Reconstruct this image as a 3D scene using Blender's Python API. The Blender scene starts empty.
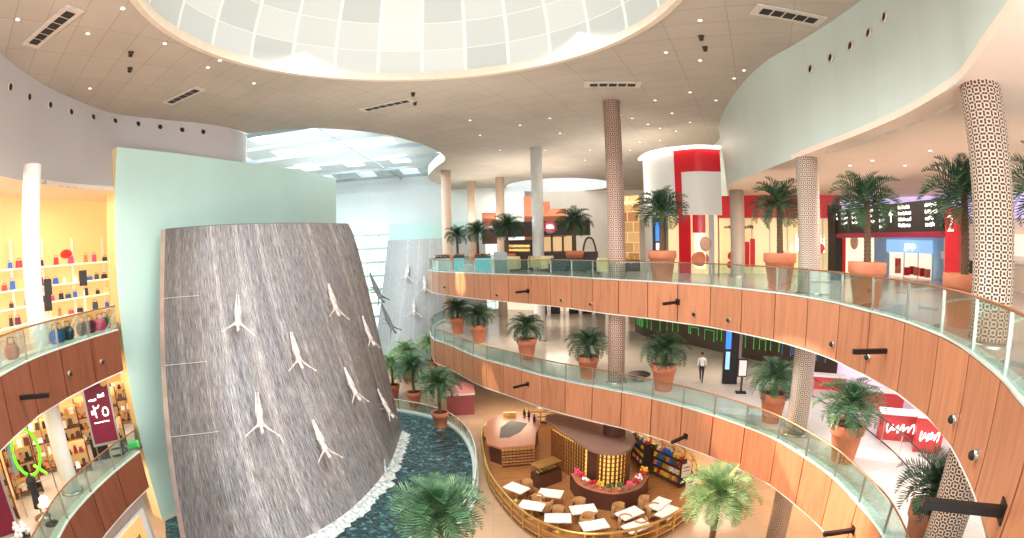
import bpy, bmesh, math, random
from mathutils import Vector, Matrix
from mathutils.geometry import tessellate_polygon
R = math.radians
random.seed(7)
COL = bpy.context.scene.collection
SC = bpy.context.scene
# ------------------------------------------------------------------ camera
# a 15 mm-class fisheye (equidistant), cropped from the upper part of its frame
F, CX, CY, PITCH, ROLL = 481.0, 512.0, 307.2, R(-6.908), R(-1.384)
EYE = 13.2                       # lens height above the ground-floor paving

def rt(v):
    c, s = math.cos(ROLL), math.sin(ROLL)
    v = (v[0]*c - v[2]*s, v[1], v[0]*s + v[2]*c)
    c, s = math.cos(PITCH), math.sin(PITCH)
    return (v[0], v[1]*c - v[2]*s, v[1]*s + v[2]*c)

def ray(px, py):
    x = px - CX; y = CY - py
    r = math.hypot(x, y) or 1e-9
    th = r/F
    return rt((math.sin(th)*x/r, math.cos(th), math.sin(th)*y/r))

def onz(px, py, z):              # survey a point of a known level
    d = ray(px, py); t = (z - EYE)/d[2]
    return Vector((d[0]*t, d[1]*t, z))

def ond(px, py, D):              # survey a point of a known plan distance
    d = ray(px, py); h = math.hypot(d[0], d[1])
    return Vector((d[0]*D/h, d[1]*D/h, EYE + d[2]*D/h))

def pol(az, D, z=0.0):
    return Vector((math.sin(R(az))*D, math.cos(R(az))*D, z))

cd = bpy.data.cameras.new('camera'); cam = bpy.data.objects.new('camera', cd); COL.objects.link(cam)
SC.camera = cam
cd.type = 'PANO'; cd.sensor_width = 36; cd.sensor_fit = 'HORIZONTAL'
cd.panorama_type = 'FISHEYE_LENS_POLYNOMIAL'; cd.fisheye_fov = math.pi
cd.fisheye_polynomial_k0 = 0; cd.fisheye_polynomial_k1 = -1/(F*36/1024)
cd.fisheye_polynomial_k2 = 0; cd.fisheye_polynomial_k3 = 0; cd.fisheye_polynomial_k4 = 0
cd.shift_y = (CY - 269)/538
cd.clip_end = 500
X_, Y_, Z_ = rt((1,0,0)), rt((0,0,1)), rt((0,-1,0))
cam.matrix_world = Matrix(((X_[0],Y_[0],Z_[0],0),(X_[1],Y_[1],Z_[1],0),(X_[2],Y_[2],Z_[2],EYE),(0,0,0,1)))
SC.view_settings.view_transform = 'Standard'
SC.view_settings.look = 'None'
SC.view_settings.exposure = 0.0

# ------------------------------------------------------------------ levels
Z1, Z2 = EYE - 7.5, EYE - 1.75          # right galleries
L1, L2 = EYE - 7.7, EYE - 2.4           # left galleries
ZC = EYE + 8.2                          # atrium ceiling
ZS, ZSL = EYE + 3.6, EYE + 4.0          # soffits under the drop walls

# ------------------------------------------------------------------ materials
def s2l(c):
    return tuple((x/12.92 if x <= .04045 else ((x+.055)/1.055)**2.4) for x in c)
def rgb(r, g, b):
    return s2l((r/255, g/255, b/255)) + (1.0,)

MATS = {}
def base_mat(name):
    m = bpy.data.materials.new(name); m.use_nodes = True
    nt = m.node_tree; p = nt.nodes['Principled BSDF']
    MATS[name] = m
    return m, nt, p
def node(nt, t, **kw):
    n = nt.nodes.new(t)
    for k, v in kw.items():
        if k.startswith('i_'): n.inputs[k[2:].replace('_', ' ')].default_value = v
        else: setattr(n, k, v)
    return n
def mapping(nt, src='Object', scale=(1,1,1), rot=(0,0,0)):
    tc = nt.nodes.new('ShaderNodeTexCoord'); mp = nt.nodes.new('ShaderNodeMapping')
    mp.inputs['Scale'].default_value = scale; mp.inputs['Rotation'].default_value = rot
    nt.links.new(tc.outputs[src], mp.inputs[0]); return mp.outputs[0]
def ramp(nt, fac, stops):
    r = nt.nodes.new('ShaderNodeValToRGB'); cr = r.color_ramp
    while len(cr.elements) < len(stops): cr.elements.new(.5)
    for e, (p, c) in zip(cr.elements, stops): e.position = p; e.color = c
    nt.links.new(fac, r.inputs[0]); return r.outputs[0]
def mixc(nt, fac, a, b, mode='MIX'):
    m = nt.nodes.new('ShaderNodeMix'); m.data_type = 'RGBA'; m.blend_type = mode
    for k, v in ((0, fac), (6, a), (7, b)):
        if hasattr(v, 'is_linked'): nt.links.new(v, m.inputs[k])
        else: m.inputs[k].default_value = v
    return m.outputs[2]
def matte(name, c, rough=.6, metal=0, var=.08, scale=3.0, emit=0, spec=.5, src='Object'):
    """plain painted / moulded surface with a little cloudy variation"""
    m, nt, p = base_mat(name)
    n = node(nt, 'ShaderNodeTexNoise', i_Scale=scale, i_Detail=3.0)
    nt.links.new(mapping(nt, src), n.inputs['Vector'])
    d = tuple(x*(1-var*1.6) for x in c[:3]) + (1,); l = tuple(min(1, x*(1+var)) for x in c[:3]) + (1,)
    o = ramp(nt, n.outputs['Fac'], [(.3, d), (.7, l)])
    nt.links.new(o, p.inputs['Base Color'])
    p.inputs['Roughness'].default_value = rough; p.inputs['Metallic'].default_value = metal
    p.inputs['Specular IOR Level'].default_value = spec
    if emit:
        nt.links.new(o, p.inputs['Emission Color']); p.inputs['Emission Strength'].default_value = emit
    return m
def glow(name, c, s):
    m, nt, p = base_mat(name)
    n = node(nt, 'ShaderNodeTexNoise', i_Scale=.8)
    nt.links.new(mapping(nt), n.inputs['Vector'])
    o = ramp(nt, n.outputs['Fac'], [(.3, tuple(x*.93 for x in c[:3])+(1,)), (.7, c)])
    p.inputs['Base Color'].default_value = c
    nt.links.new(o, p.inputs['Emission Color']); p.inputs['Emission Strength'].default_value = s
    return m
def tiles(name, c, mort, sx, sy, rough=.5, size=.012, var=.05, src='Object', rot=0, offset=0.0, coat=0):
    """brick-texture grid: ceiling tiles, paving, panels"""
    m, nt, p = base_mat(name)
    b = node(nt, 'ShaderNodeTexBrick', offset=offset, i_Scale=1.0, i_Mortar_Size=size, i_Brick_Width=sx, i_Row_Height=sy)
    b.inputs['Color1'].default_value = tuple(x*(1-var) for x in c[:3])+(1,)
    b.inputs['Color2'].default_value = tuple(min(1, x*(1+var)) for x in c[:3])+(1,)
    b.inputs['Mortar'].default_value = mort
    nt.links.new(mapping(nt, src, rot=(0,0,rot)), b.inputs['Vector'])
    n = node(nt, 'ShaderNodeTexNoise', i_Scale=.35, i_Detail=4.0)
    nt.links.new(mapping(nt, src), n.inputs['Vector'])
    v = ramp(nt, n.outputs['Fac'], [(.3, (.86,.86,.86,1)), (.7, (1,1,1,1))])
    nt.links.new(mixc(nt, 1.0, b.outputs['Color'], v, 'MULTIPLY'), p.inputs['Base Color'])
    p.inputs['Roughness'].default_value = rough
    p.inputs['Coat Weight'].default_value = coat; p.inputs['Coat Roughness'].default_value = .08
    return m
def wood(name, c, dark, rough=.4, sc=(9,9,.7)):
    m, nt, p = base_mat(name)
    n = node(nt, 'ShaderNodeTexNoise', i_Scale=1.0, i_Detail=6.0, i_Distortion=.6)
    nt.links.new(mapping(nt, 'Object', sc), n.inputs['Vector'])
    o = ramp(nt, n.outputs['Fac'], [(.25, dark), (.5, c), (.8, tuple(min(1,x*1.15) for x in c[:3])+(1,))])
    oi = nt.nodes.new('ShaderNodeObjectInfo')
    v = ramp(nt, oi.outputs['Random'], [(0, (.86,.86,.86,1)), (1, (1.0,1.0,1.0,1))])
    nt.links.new(mixc(nt, 1.0, o, v, 'MULTIPLY'), p.inputs['Base Color'])
    p.inputs['Roughness'].default_value = rough
    return m
def glass(name, tint=(.86,.97,.94,1), refl=.22, rough=.02):
    m = bpy.data.materials.new(name); m.use_nodes = True; nt = m.node_tree; nt.nodes.clear(); MATS[name] = m
    o = nt.nodes.new('ShaderNodeOutputMaterial'); mx = nt.nodes.new('ShaderNodeMixShader')
    t = node(nt, 'ShaderNodeBsdfTransparent', i_Color=tint); g = node(nt, 'ShaderNodeBsdfGlossy', i_Roughness=rough)
    lw = node(nt, 'ShaderNodeLayerWeight', i_Blend=.3)
    mt = node(nt, 'ShaderNodeMath', operation='MULTIPLY'); mt.inputs[1].default_value = refl*2
    ad = node(nt, 'ShaderNodeMath', operation='ADD', use_clamp=True); ad.inputs[1].default_value = .05
    nt.links.new(lw.outputs['Fresnel'], mt.inputs[0]); nt.links.new(mt.outputs[0], ad.inputs[0])
    nt.links.new(ad.outputs[0], mx.inputs[0]); nt.links.new(t.outputs[0], mx.inputs[1]); nt.links.new(g.outputs[0], mx.inputs[2])
    nt.links.new(mx.outputs[0], o.inputs[0])
    return m

# ------------------------------------------------------------------ mesh kit
class MB:
    def __init__(s): s.v = []; s.f = []; s.uv = {}
    def add(s, vs, fs, uvs=None):
        b = len(s.v); s.v += [tuple(p) for p in vs]
        for i, f in enumerate(fs):
            if uvs is not None: s.uv[len(s.f)] = [uvs[j] for j in f]
            s.f.append(tuple(b+j for j in f))
        return s
    def box(s, c, d, rz=0.0, taper=1.0):
        x, y, z = d[0]/2, d[1]/2, d[2]/2; cs, sn = math.cos(rz), math.sin(rz); vs = []
        for k in (-1, 1):
            t = taper if k > 0 else 1
            for i, j in ((-1,-1),(1,-1),(1,1),(-1,1)):
                a, b = i*x*t, j*y*t
                vs.append((c[0]+a*cs-b*sn, c[1]+a*sn+b*cs, c[2]+k*z))
        return s.add(vs, [(3,2,1,0),(4,5,6,7),(0,1,5,4),(1,2,6,5),(2,3,7,6),(3,0,4,7)])
    def obox(s, a, b, w, z0, z1):
        """upright slab between two plan points, width w"""
        a, b = Vector(a[:2]), Vector(b[:2]); d = (b-a).normalized(); n = Vector((-d.y, d.x))*w/2
        q = [a-n, b-n, b+n, a+n]
        return s.prism([(p.x, p.y) for p in q], z0, z1)
    def prism(s, poly, z0, z1):
        ar = sum(poly[i][0]*poly[(i+1) % len(poly)][1]-poly[(i+1) % len(poly)][0]*poly[i][1] for i in range(len(poly)))
        if ar < 0: poly = poly[::-1]
        n = len(poly); vs = [(p[0],p[1],z0) for p in poly]+[(p[0],p[1],z1) for p in poly]
        if n > 4:
            tr = tessellate_polygon([[Vector((p[0],p[1],0)) for p in poly]])
            fs = []
            for t in tr:
                a, b, c = [Vector(poly[i]) for i in t]
                t = tuple(t) if (b-a).cross(c-a) > 0 else tuple(t)[::-1]
                fs.append(tuple(i+n for i in t)); fs.append(t[::-1])
        else: fs = [tuple(range(n))[::-1], tuple(range(n, 2*n))]
        fs += [(i, (i+1) % n, (i+1) % n+n, i+n) for i in range(n)]
        return s.add(vs, fs)
    def lathe(s, prof, n=24, c=(0,0,0), caps=True, a0=0, a1=2*math.pi):
        vs = []; uv = []; full = abs(a1-a0-2*math.pi) < 1e-6; m = n if full else n+1
        for (r, z) in prof:
            for i in range(m):
                a = a0+(a1-a0)*i/n; vs.append((c[0]+r*math.cos(a), c[1]+r*math.sin(a), c[2]+z))
        fs = []
        base = len(s.f)
        for k in range(len(prof)-1):
            for i in range(n):
                j = (i+1) % m
                fs.append((k*m+i, k*m+j, (k+1)*m+j, (k+1)*m+i))
        nq = len(fs)
        if caps and full:
            if prof[0][0] > 1e-4: fs.append(tuple(range(m))[::-1])
            if prof[-1][0] > 1e-4: fs.append(tuple((len(prof)-1)*m+i for i in range(m)))
        s.add(vs, fs)
        q = 0
        for k in range(len(prof)-1):
            for i in range(n):
                u0, u1 = i/n, (i+1)/n
                s.uv[base+q] = [(u0, prof[k][1]), (u1, prof[k][1]), (u1, prof[k+1][1]), (u0, prof[k+1][1])]; q += 1
        return s
    def tube(s, pts, r, n=8, r2=None):
        pts = [Vector(p) for p in pts]; vs = []; N = len(pts)
        up = Vector((0,0,1))
        for i, p in enumerate(pts):
            t = (pts[min(i+1, N-1)]-pts[max(i-1, 0)]).normalized()
            u = t.cross(up)
            if u.length < 1e-3: u = t.cross(Vector((1,0,0)))
            u.normalize(); w = u.cross(t)
            rr = r if r2 is None else r+(r2-r)*i/max(1, N-1)
            for k in range(n):
                a = 2*math.pi*k/n; vs.append(p+(u*math.cos(a)+w*math.sin(a))*rr)
        fs = [(i*n+k, i*n+(k+1) % n, (i+1)*n+(k+1) % n, (i+1)*n+k) for i in range(N-1) for k in range(n)]
        fs += [tuple(range(n))[::-1], tuple((N-1)*n+k for k in range(n))]
        return s.add(vs, fs)
    def grid(s, rows, uv=True, flip=False):
        """rows of points -> quad sheet"""
        n = len(rows[0]); vs = [p for r in rows for p in r]; m = len(rows)
        uvs = []
        for j in range(m):
            L = 0
            for i in range(n):
                if i: L += (Vector(rows[j][i])-Vector(rows[j][i-1])).length
                uvs.append((i/(n-1), j/(m-1)))
        fs = []
        for j in range(m-1):
            for i in range(n-1):
                f = (j*n+i, j*n+i+1, (j+1)*n+i+1, (j+1)*n+i)
                fs.append(f[::-1] if flip else f)
        return s.add(vs, fs, uvs if uv else None)
    def ball(s, c, r, n=10, sq=(1,1,1)):
        pr = [(r*math.sin(math.pi*k/n)*1.0+1e-5, -r*math.cos(math.pi*k/n)) for k in range(n+1)]
        b = len(s.v); s.lathe(pr, n+2, (0,0,0), caps=False)
        for i in range(b, len(s.v)):
            v = s.v[i]; s.v[i] = (c[0]+v[0]*sq[0], c[1]+v[1]*sq[1], c[2]+v[2]*sq[2])
        return s
    def mesh(s, name, mat, smooth=False):
        me = bpy.data.meshes.new(name); me.from_pydata(s.v, [], s.f)
        if s.uv:
            l = me.uv_layers.new(name='UVMap')
            for p in me.polygons:
                u = s.uv.get(p.index)
                if u:
                    for k, li in enumerate(p.loop_indices): l.data[li].uv = u[k]
        for m in (mat if isinstance(mat, (list, tuple)) else [mat]): me.materials.append(m)
        if smooth:
            for p in me.polygons: p.use_smooth = len(p.vertices) <= 4 if smooth == 'q' else True
        me.update(); return me
    def build(s, name, mat, parent=None, smooth=False):
        o = bpy.data.objects.new(name, s.mesh(name, mat, smooth)); COL.objects.link(o)
        if parent is not None:
            o.parent = parent
            if parent.get('_world'): o.matrix_parent_inverse = Matrix.Translation(parent.location).inverted()
        return o

def tag(o, label=None, cat=None, group=None, kind=None):
    if label: o['label'] = label
    if cat: o['category'] = cat
    if group: o['group'] = group
    if kind: o['kind'] = kind
    return o
def thing(name, label, cat, loc=(0,0,0), rz=0.0, group=None, world=False):
    """Empty at a thing's base. world=True: its parts are modelled in world coordinates."""
    o = bpy.data.objects.new(name, None); COL.objects.link(o); o.location = loc; o.rotation_euler = (0,0,rz)
    o.empty_display_size = .2
    if world: o['_world'] = 1
    return tag(o, label, cat, group)
def struct(o):
    o['kind'] = 'structure'; return o
def solo(mb, name, mat, label, cat, group=None, loc=None, smooth=False):
    o = mb.build(name, mat, None, smooth)
    if loc is not None: o.location = loc
    return tag(o, label, cat, group)
def kids(o): return [c for c in bpy.data.objects if c.parent == o]
def dup(root, loc, rz=0.0, label=None, scale=None, group=None, tree=None):
    r = root.copy(); COL.objects.link(r); r.location = loc; r.rotation_euler = (0,0,rz)
    if scale: r.scale = (scale,)*3 if not isinstance(scale, tuple) else scale
    if label: r['label'] = label
    if group: r['group'] = group
    for ch in (tree or kids(root)):
        c = ch.copy(); COL.objects.link(c); c.parent = r
        for g in kids(ch):
            d = g.copy(); COL.objects.link(d); d.parent = c
    return r

def catmull(pts, per=10, closed=False):
    P = [Vector(p) for p in pts]; n = len(P); out = []
    rng = n if closed else n-1
    for i in range(rng):
        p0 = P[(i-1) % n] if closed or i > 0 else P[0]*2-P[1]
        p1, p2 = P[i], P[(i+1) % n]
        p3 = P[(i+2) % n] if closed or i+2 < n else P[-1]*2-P[-2]
        for k in range(per):
            t = k/per
            out.append(.5*((2*p1)+(p2-p0)*t+(2*p0-5*p1+4*p2-p3)*t*t+(3*p1-p0-3*p2+p3)*t**3))
    if not closed: out.append(P[-1].copy())
    return out
def resample(pts, step, closed=False):
    P = [Vector(p) for p in pts]
    if closed: P = P+[P[0]]
    L = [0]
    for i in range(1, len(P)): L.append(L[-1]+(P[i]-P[i-1]).length)
    n = max(1, round(L[-1]/step)); out = []; j = 0
    for k in range(n+(0 if closed else 1)):
        d = L[-1]*k/n
        while j < len(P)-2 and L[j+1] < d: j += 1
        t = (d-L[j])/max(1e-9, L[j+1]-L[j]); out.append(P[j].lerp(P[j+1], min(1, t)))
    return out
def offset(pts, d):
    """plan offset of an open polyline to its left-hand side (d>0)"""
    out = []; n = len(pts)
    for i, p in enumerate(pts):
        t = (pts[min(i+1, n-1)]-pts[max(i-1, 0)]); nn = Vector((-t.y, t.x)).normalized()
        q = Vector((p[0]+nn.x*d, p[1]+nn.y*d)) ; out.append(Vector((q.x, q.y, p.z)) if len(p) == 3 else q)
    return out
# ------------------------------------------------------------------ palette
matte('ceil_left', rgb(176,160,142), .8)
tiles('ceiling_tiles', rgb(190,178,164), rgb(158,146,132), 2.4, 1.2, .75, .014, .025, rot=R(28))
matte('plaster_grey', rgb(194,191,192), .6, var=.03, scale=.3)
matte('plaster_white', rgb(236,236,232), .6, var=.02, scale=.3)
matte('plaster_warm', rgb(240,226,206), .6, var=.03, scale=.4)
matte('terracotta', rgb(214,132,98), .75, var=.08, scale=2.5)
matte('soil', rgb(70,50,36), .95, var=.2, scale=14)
matte('trunk', rgb(108,84,60), .9, var=.25, scale=16)
matte('steel', rgb(190,186,178), .3, .85, var=.04)
matte('brass', rgb(214,176,104), .3, .8, var=.05)
matte('rail_bronze', rgb(176,122,82), .35, .5, var=.05)
matte('black_metal', rgb(36,32,30), .45, .3, var=.1)
matte('dark_paint', rgb(48,44,44), .5, var=.1)
matte('white_paint', rgb(242,240,236), .45, var=.02)
matte('kerb', rgb(214,228,222), .35, var=.03)
glass('rail_glass', (.86,.965,.935,1), .2)
glass('clear_glass', (.95,.98,.97,1), .15)
wood('fascia_wood', rgb(200,136,100), rgb(180,116,82), .36, (5,5,.5))
wood('fascia_wood_left', rgb(138,80,54), rgb(118,64,42), .36, (5,5,.5))
tiles('gallery_stone', rgb(204,196,188), rgb(180,172,164), 1.2, 1.2, .16, .006, .04)
tiles('ground_stone', rgb(196,164,134), rgb(170,140,112), 1.2, 1.2, .2, .006, .06)
# ------------------------------------------------------------------ plan curves (metres, camera at the origin)
EU = catmull([Vector(p[:2]) for p in [(-2,62),(-6,57),(-8,50.5)]+[tuple(pol(a,d)) for a,d in ((-9.7,43.7),(-7.3,38),(.1,31.8),(5.5,29.0),(10.6,26.1),(15.3,24.5),(20.1,22.9),(24.1,21.8),(28.5,20.3),(32.9,18.9),(38.1,17),(41.4,15.5),(45.8,13.9),(50.1,12.2),(54.1,10.6),(59.5,8.25),(63,6.9),(69,5.5),(80,4.2),(96,3.5))]], 8)
EL = catmull([Vector(p[:2]) for p in [(-2,60),(-5.8,56),(-7.7,50.5),(-7.8,45)]+[tuple(pol(a,d)) for a,d in ((-9.5,40.5),(-7.8,38),(-4.3,32.9),(-.2,29.8),(4.7,27),(11.3,24.8),(15.6,23.7),(20,22.5),(24.4,21.3),(28.4,20.2),(32.8,19),(36.7,17.6),(41.1,16.1),(45.5,14.4),(49.7,12.9),(56,10.3),(64,8.2),(74,6.7),(90,6))]], 8)
LE = catmull([Vector(pol(a,d)[:2]) for a,d in ((-95,6.5),(-84,8),(-75,10),(-68,12.8),(-61.4,15.6),(-57.7,17.4),(-52,19.8),(-47.4,21.9))], 8)
DRT = catmull([Vector(p) for p in [(17,40)]+[tuple(pol(a,d)[:2]) for a,d in ((25.6,36),(25.3,33),(26.3,28.6),(28.5,24.3),(31.8,21.2),(36.5,19.1),(41.3,17.3),(46.3,15.6),(52,13.6),(58,11.6),(66,9.2),(80,7),(100,6))]], 8)
DRB = catmull([Vector(p) for p in [(17,40)]+[tuple(pol(a,d)[:2]) for a,d in ((25.9,36),(25.9,32.5),(26.4,28.4),(29.9,23.5),(35.2,19.3),(40.9,16.4),(47.2,13.9),(52.4,12),(55.1,11.1),(59.1,9.3),(64,7.9),(74,6.4),(90,5.4),(100,5))]], 8)
DLT = catmull([Vector(pol(a,d)[:2]) for a,d in ((-100,9),(-84,12),(-72,16.2),(-62.8,19.7),(-58.5,21.9),(-54.5,23.9),(-48.1,26.9),(-42,28.2),(-37.1,29.1),(-33,30.6),(-31.3,33),(-33,37))], 8)
DLB = catmull([Vector(pol(a,d)[:2]) for a,d in ((-100,9.5),(-84,12.5),(-72,17),(-60.7,21.2),(-53.5,24.2),(-46.9,26.2),(-42,28),(-37.1,29),(-33,30.6),(-31.3,33),(-33,37))], 8)
SKY = catmull([Vector(p) for p in ((-16.4,27.2),(-13,27.9),(-10.2,29.7),(-7.6,33.1),(-5.8,38),(-5.6,42.2),(-7.2,46.5),(-8.6,51),(-8.9,55),(-8.0,60))], 8)
def T2(l): return [(p[0], p[1]) for p in l]
def sheet(name, top, bot, zt, zb, mat, flip=False, n=None):
    def ev(l, N=90):
        L = sum((l[i+1]-l[i]).length for i in range(len(l)-1)); return resample(l, L/N)
    mb = MB(); A, B = ev(top), ev(bot); rows = []
    for k in range(7):
        t = k/6; rows.append([(b.x+(a.x-b.x)*t, b.y+(a.y-b.y)*t, zb+(zt-zb)*t) for a, b in zip(A, B)])
    mb.grid(rows, True, flip)
    return struct(mb.build(name, mat, None, True))

# ------------------------------------------------------------------ ground floor
FLOOR_OUT = [(-60,-4),(60,-4),(60,80),(-60,80)]
struct(MB().prism(FLOOR_OUT, -.3, 0).build('floor', MATS['ground_stone']))
# ------------------------------------------------------------------ gallery floors and their soffits
def slab(edge, zt, zb, outer, ceilmat, side=-1):
    poly = T2(offset(edge, -side*.2))+outer
    struct(MB().prism(poly, zt-.25, zt).build('floor', MATS['gallery_stone']))
    struct(MB().prism(poly, zb, zb+.15).build('ceiling', ceilmat))
OUT_R = [(60,-3),(60,78),(-1,78)]
matte('soffit_white', rgb(238,228,214), .7, var=.03, scale=.3)
matte('soffit_pink', rgb(240,218,200), .7, var=.03, scale=.3)
slab(EU, Z2, Z2-1.72, OUT_R, MATS['soffit_white'])
slab(EL, Z1, Z1-1.85, OUT_R, MATS['soffit_white'])
OUT_L = [tuple(pol(-47.3,26.5)[:2]),tuple(pol(-47.3,31)[:2]),(-24,32),(-60,32),(-60,-1)]
slab(LE, L2, L2-1.6, OUT_L, MATS['soffit_white'], -1)
slab(LE, L1, L1-1.6, OUT_L, MATS['soffit_white'], -1)
# soffits under the drop walls
struct(MB().prism(T2(DRB)+[(60,-3),(60,78),(17,78)], ZS, ZS+.2).build('ceiling', MATS['soffit_pink']))
struct(MB().prism(T2(DLB)+[(-24,40),(-60,40),(-60,-1)], ZSL, ZSL+.2).build('ceiling', MATS['soffit_white']))
# drop walls
tiles('drop_panel_right', rgb(206,220,212), rgb(190,204,196), .02, 4, .5, .0, .02, src='UV')
sheet('wall_right', DRT, DRB, ZC, ZS, MATS['drop_panel_right'])
sheet('wall_left', DLT, DLB, ZC, ZSL, MATS['plaster_grey'])
# ------------------------------------------------------------------ atrium ceiling with dome opening
OC, ORAD = Vector((-2.9, 13.0)), 8.5
circ = [Vector((OC.x+ORAD*math.cos(2*math.pi*k/64), OC.y+ORAD*math.sin(2*math.pi*k/64), 0)) for k in range(64)]
OC2 = Vector((6.6, 62.5))
circ2 = [Vector((OC2.x+7*math.cos(2*math.pi*k/40), OC2.y+7*math.sin(2*math.pi*k/40), 0)) for k in range(40)]
outl = [Vector((p[0], p[1], 0)) for p in T2(DLT[:-17])+T2(SKY)]+[Vector((-8,80,0)), Vector((30,80,0)), Vector((30,42,0))]+[Vector((p[0], p[1], 0)) for p in T2(DRT)]
polys = [outl, circ[::-1], circ2[::-1]]
allv = [p for q in polys for p in q]
mb = MB(); fs = []
for t in tessellate_polygon(polys):
    a, b, c = [allv[i] for i in t]
    fs.append(tuple(t)[::-1] if (b-a).cross(c-a).z > 0 else tuple(t))
mb.add([(p.x, p.y, ZC) for p in allv], fs)
struct(mb.build('ceiling', MATS['ceiling_tiles']))
# dome
m, nt, p = base_mat('dome_panels')
b = node(nt, 'ShaderNodeTexBrick', offset=0.0, i_Scale=1.0, i_Mortar_Size=.0016, i_Brick_Width=1/26, i_Row_Height=.105)
b.inputs['Color1'].default_value = rgb(188,194,190); b.inputs['Color2'].default_value = rgb(214,218,214); b.inputs['Mortar'].default_value = rgb(226,228,224)  # two panel tones paint uneven light and shadow across the dome
nt.links.new(mapping(nt, 'UV'), b.inputs['Vector']); nt.links.new(b.outputs['Color'], p.inputs['Base Color']); p.inputs['Roughness'].default_value = .6
prof = [(8.5*math.cos(a)**.8, 8.6*math.sin(a)) for a in [R(88)*k/14 for k in range(15)]]
mb = MB()
rows = [[(OC.x+r*math.cos(2*math.pi*i/52), OC.y+r*math.sin(2*math.pi*i/52), ZC+z) for i in range(53)] for r, z in prof]
mb.grid(rows, True, True)
struct(mb.build('ceiling', MATS['dome_panels'], None, True))
matte('dome_rim', rgb(222,206,186), .6, var=.03)
mb = MB().lathe([(8.5,.0),(8.5,.25),(8.42,.25),(8.38,-.12),(8.62,-.12),(8.62,0)], 72, (OC.x, OC.y, ZC), caps=False)
struct(mb.build('trim_1', MATS['dome_rim'], None, False))
# second round roof light
mb = MB().lathe([(7,0),(7,2.2)], 48, (OC2.x, OC2.y, ZC), caps=False)
struct(mb.build('ceiling', MATS['plaster_white'], None, True))
glow('sky_pane', rgb(232,242,252), 1.5)
struct(MB().lathe([(0.01,2.2),(7,2.2)], 48, (OC2.x, OC2.y, ZC), caps=False).build('window_1', MATS['sky_pane']))
# ------------------------------------------------------------------ skylit bay above the waterfalls
matte('bay_white', rgb(226,236,236), .6, var=.03, scale=.3)
sk = T2(SKY)
mb = MB().grid([[(p[0],p[1],ZC) for p in sk],[(p[0],p[1],ZC+1.0) for p in sk]])
struct(mb.build('wall_bay', MATS['bay_white'], None, True))
BAY = [(-16.4,27.2),(-17,29),(-18.2,32),(-44,36),(-44,64),(-8,64)]
ZR = ZC+1.0
def roofz(x, y): return ZC+1.0+.0*(x+10)
# back and side walls of the bay
struct(MB().obox((-46,64),(-6,64),.4,0,ZC+5).build('wall_back', MATS['bay_white']))
struct(MB().obox((-32,30),(-32,64),.4,0,ZC+5).build('wall_left', MATS['bay_white']))
# the sloped roof: solid strips with panes between, and cross beams below
mb = MB(); NX, NY = 5, 6
x0, x1, y0, y1 = -33, -4, 27, 64
def rz(y): return ZC+5.2-(y-27)*.085
panes = []
xs = [x0+(x1-x0)*i/NX for i in range(NX+1)]; ys = [y0+(y1-y0)*j/NY for j in range(NY+1)]
roof = MB()
for i in range(NX):
    for j in range(NY):
        a0, a1, b0, b1 = xs[i], xs[i+1], ys[j], ys[j+1]
        ia, ib, ja, jb = a0+(a1-a0)*.3, a1-(a1-a0)*.3, b0+(b1-b0)*.22, b1-(b1-b0)*.22
        P = [(a0,b0),(a1,b0),(a1,b1),(a0,b1)]; Q = [(ia,ja),(ib,ja),(ib,jb),(ia,jb)]
        V = [(x,y,rz(y)) for x,y in P+Q]
        roof.add(V, [(0,4,5,1),(1,5,6,2),(2,6,7,3),(3,7,4,0)])
        V2 = [(x,y,rz(y)+.6) for x,y in Q]
        roof.add([(x,y,rz(y)) for x,y in Q]+V2, [(0,4,5,1),(1,5,6,2),(2,6,7,3),(3,7,4,0)])
        panes.append(V2)
struct(roof.build('ceiling', MATS['bay_white']))
glow('bay_pane', rgb(236,246,255), 1.5)
for V in panes:
    struct(MB().add(V, [(3,2,1,0)]).build('window_2', MATS['bay_pane']))
matte('beam_blue', rgb(150,164,170), .55, var=.04)
for i, y in enumerate((29.5,33.5,38,43,48.5,54.5,60.5)):
    struct(MB().box((-19,y,ZC+1.7),(30,.1,.32)).build('trim_2', MATS['beam_blue']))
for x in (-14.5,):
    struct(MB().box((x,45.5,ZC+1.9),(.1,37,.3)).build('trim_2', MATS['beam_blue']))

# ------------------------------------------------------------------ waterfall walls
def surf(top, bot, zt, zb, nu, nv, pw=1.35, lin=.35):
    """curved wall that flares outwards towards its foot"""
    A = resample([Vector(q) for q in top], 1e9 if 0 else sum((Vector(top[i+1])-Vector(top[i])).length for i in range(len(top)-1))/nu)
    B = resample([Vector(q) for q in bot], sum((Vector(bot[i+1])-Vector(bot[i])).length for i in range(len(bot)-1))/nu)
    rows = []
    for j in range(nv+1):
        t = j/nv; row = []
        for i, (a, b) in enumerate(zip(A, B)):
            u = i/(len(A)-1); w = lin*t+(1-lin)*t**(pw+(.62-pw)*u*u)
            row.append((a[0]+(b[0]-a[0])*w, a[1]+(b[1]-a[1])*w, zt+(zb-zt)*t))
        rows.append(row)
    return rows
m, nt, p = base_mat('falling_water')
tc = mapping(nt, 'UV', (1,1,1))
def nz(sx, sy, det, rough=.6):
    n = node(nt, 'ShaderNodeTexNoise', i_Scale=1.0, i_Detail=det, i_Roughness=rough)
    nt.links.new(mapping(nt, 'UV', (sx, sy, 1)), n.inputs['Vector']); return n.outputs['Fac']
fine = ramp(nt, nz(620, 24, 5, .7), [(.33, rgb(66,64,66)), (.46, rgb(144,142,142)), (.58, rgb(206,204,203)), (.74, rgb(250,250,250))])
broad = ramp(nt, nz(26, .5, 5), [(.3, (.3,.3,.32,1)), (.43, (.8,.8,.82,1)), (.5,(.62,.62,.63,1)), (.56,(.95,.95,.95,1)), (.7, (1.12,1.12,1.12,1))])
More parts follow.
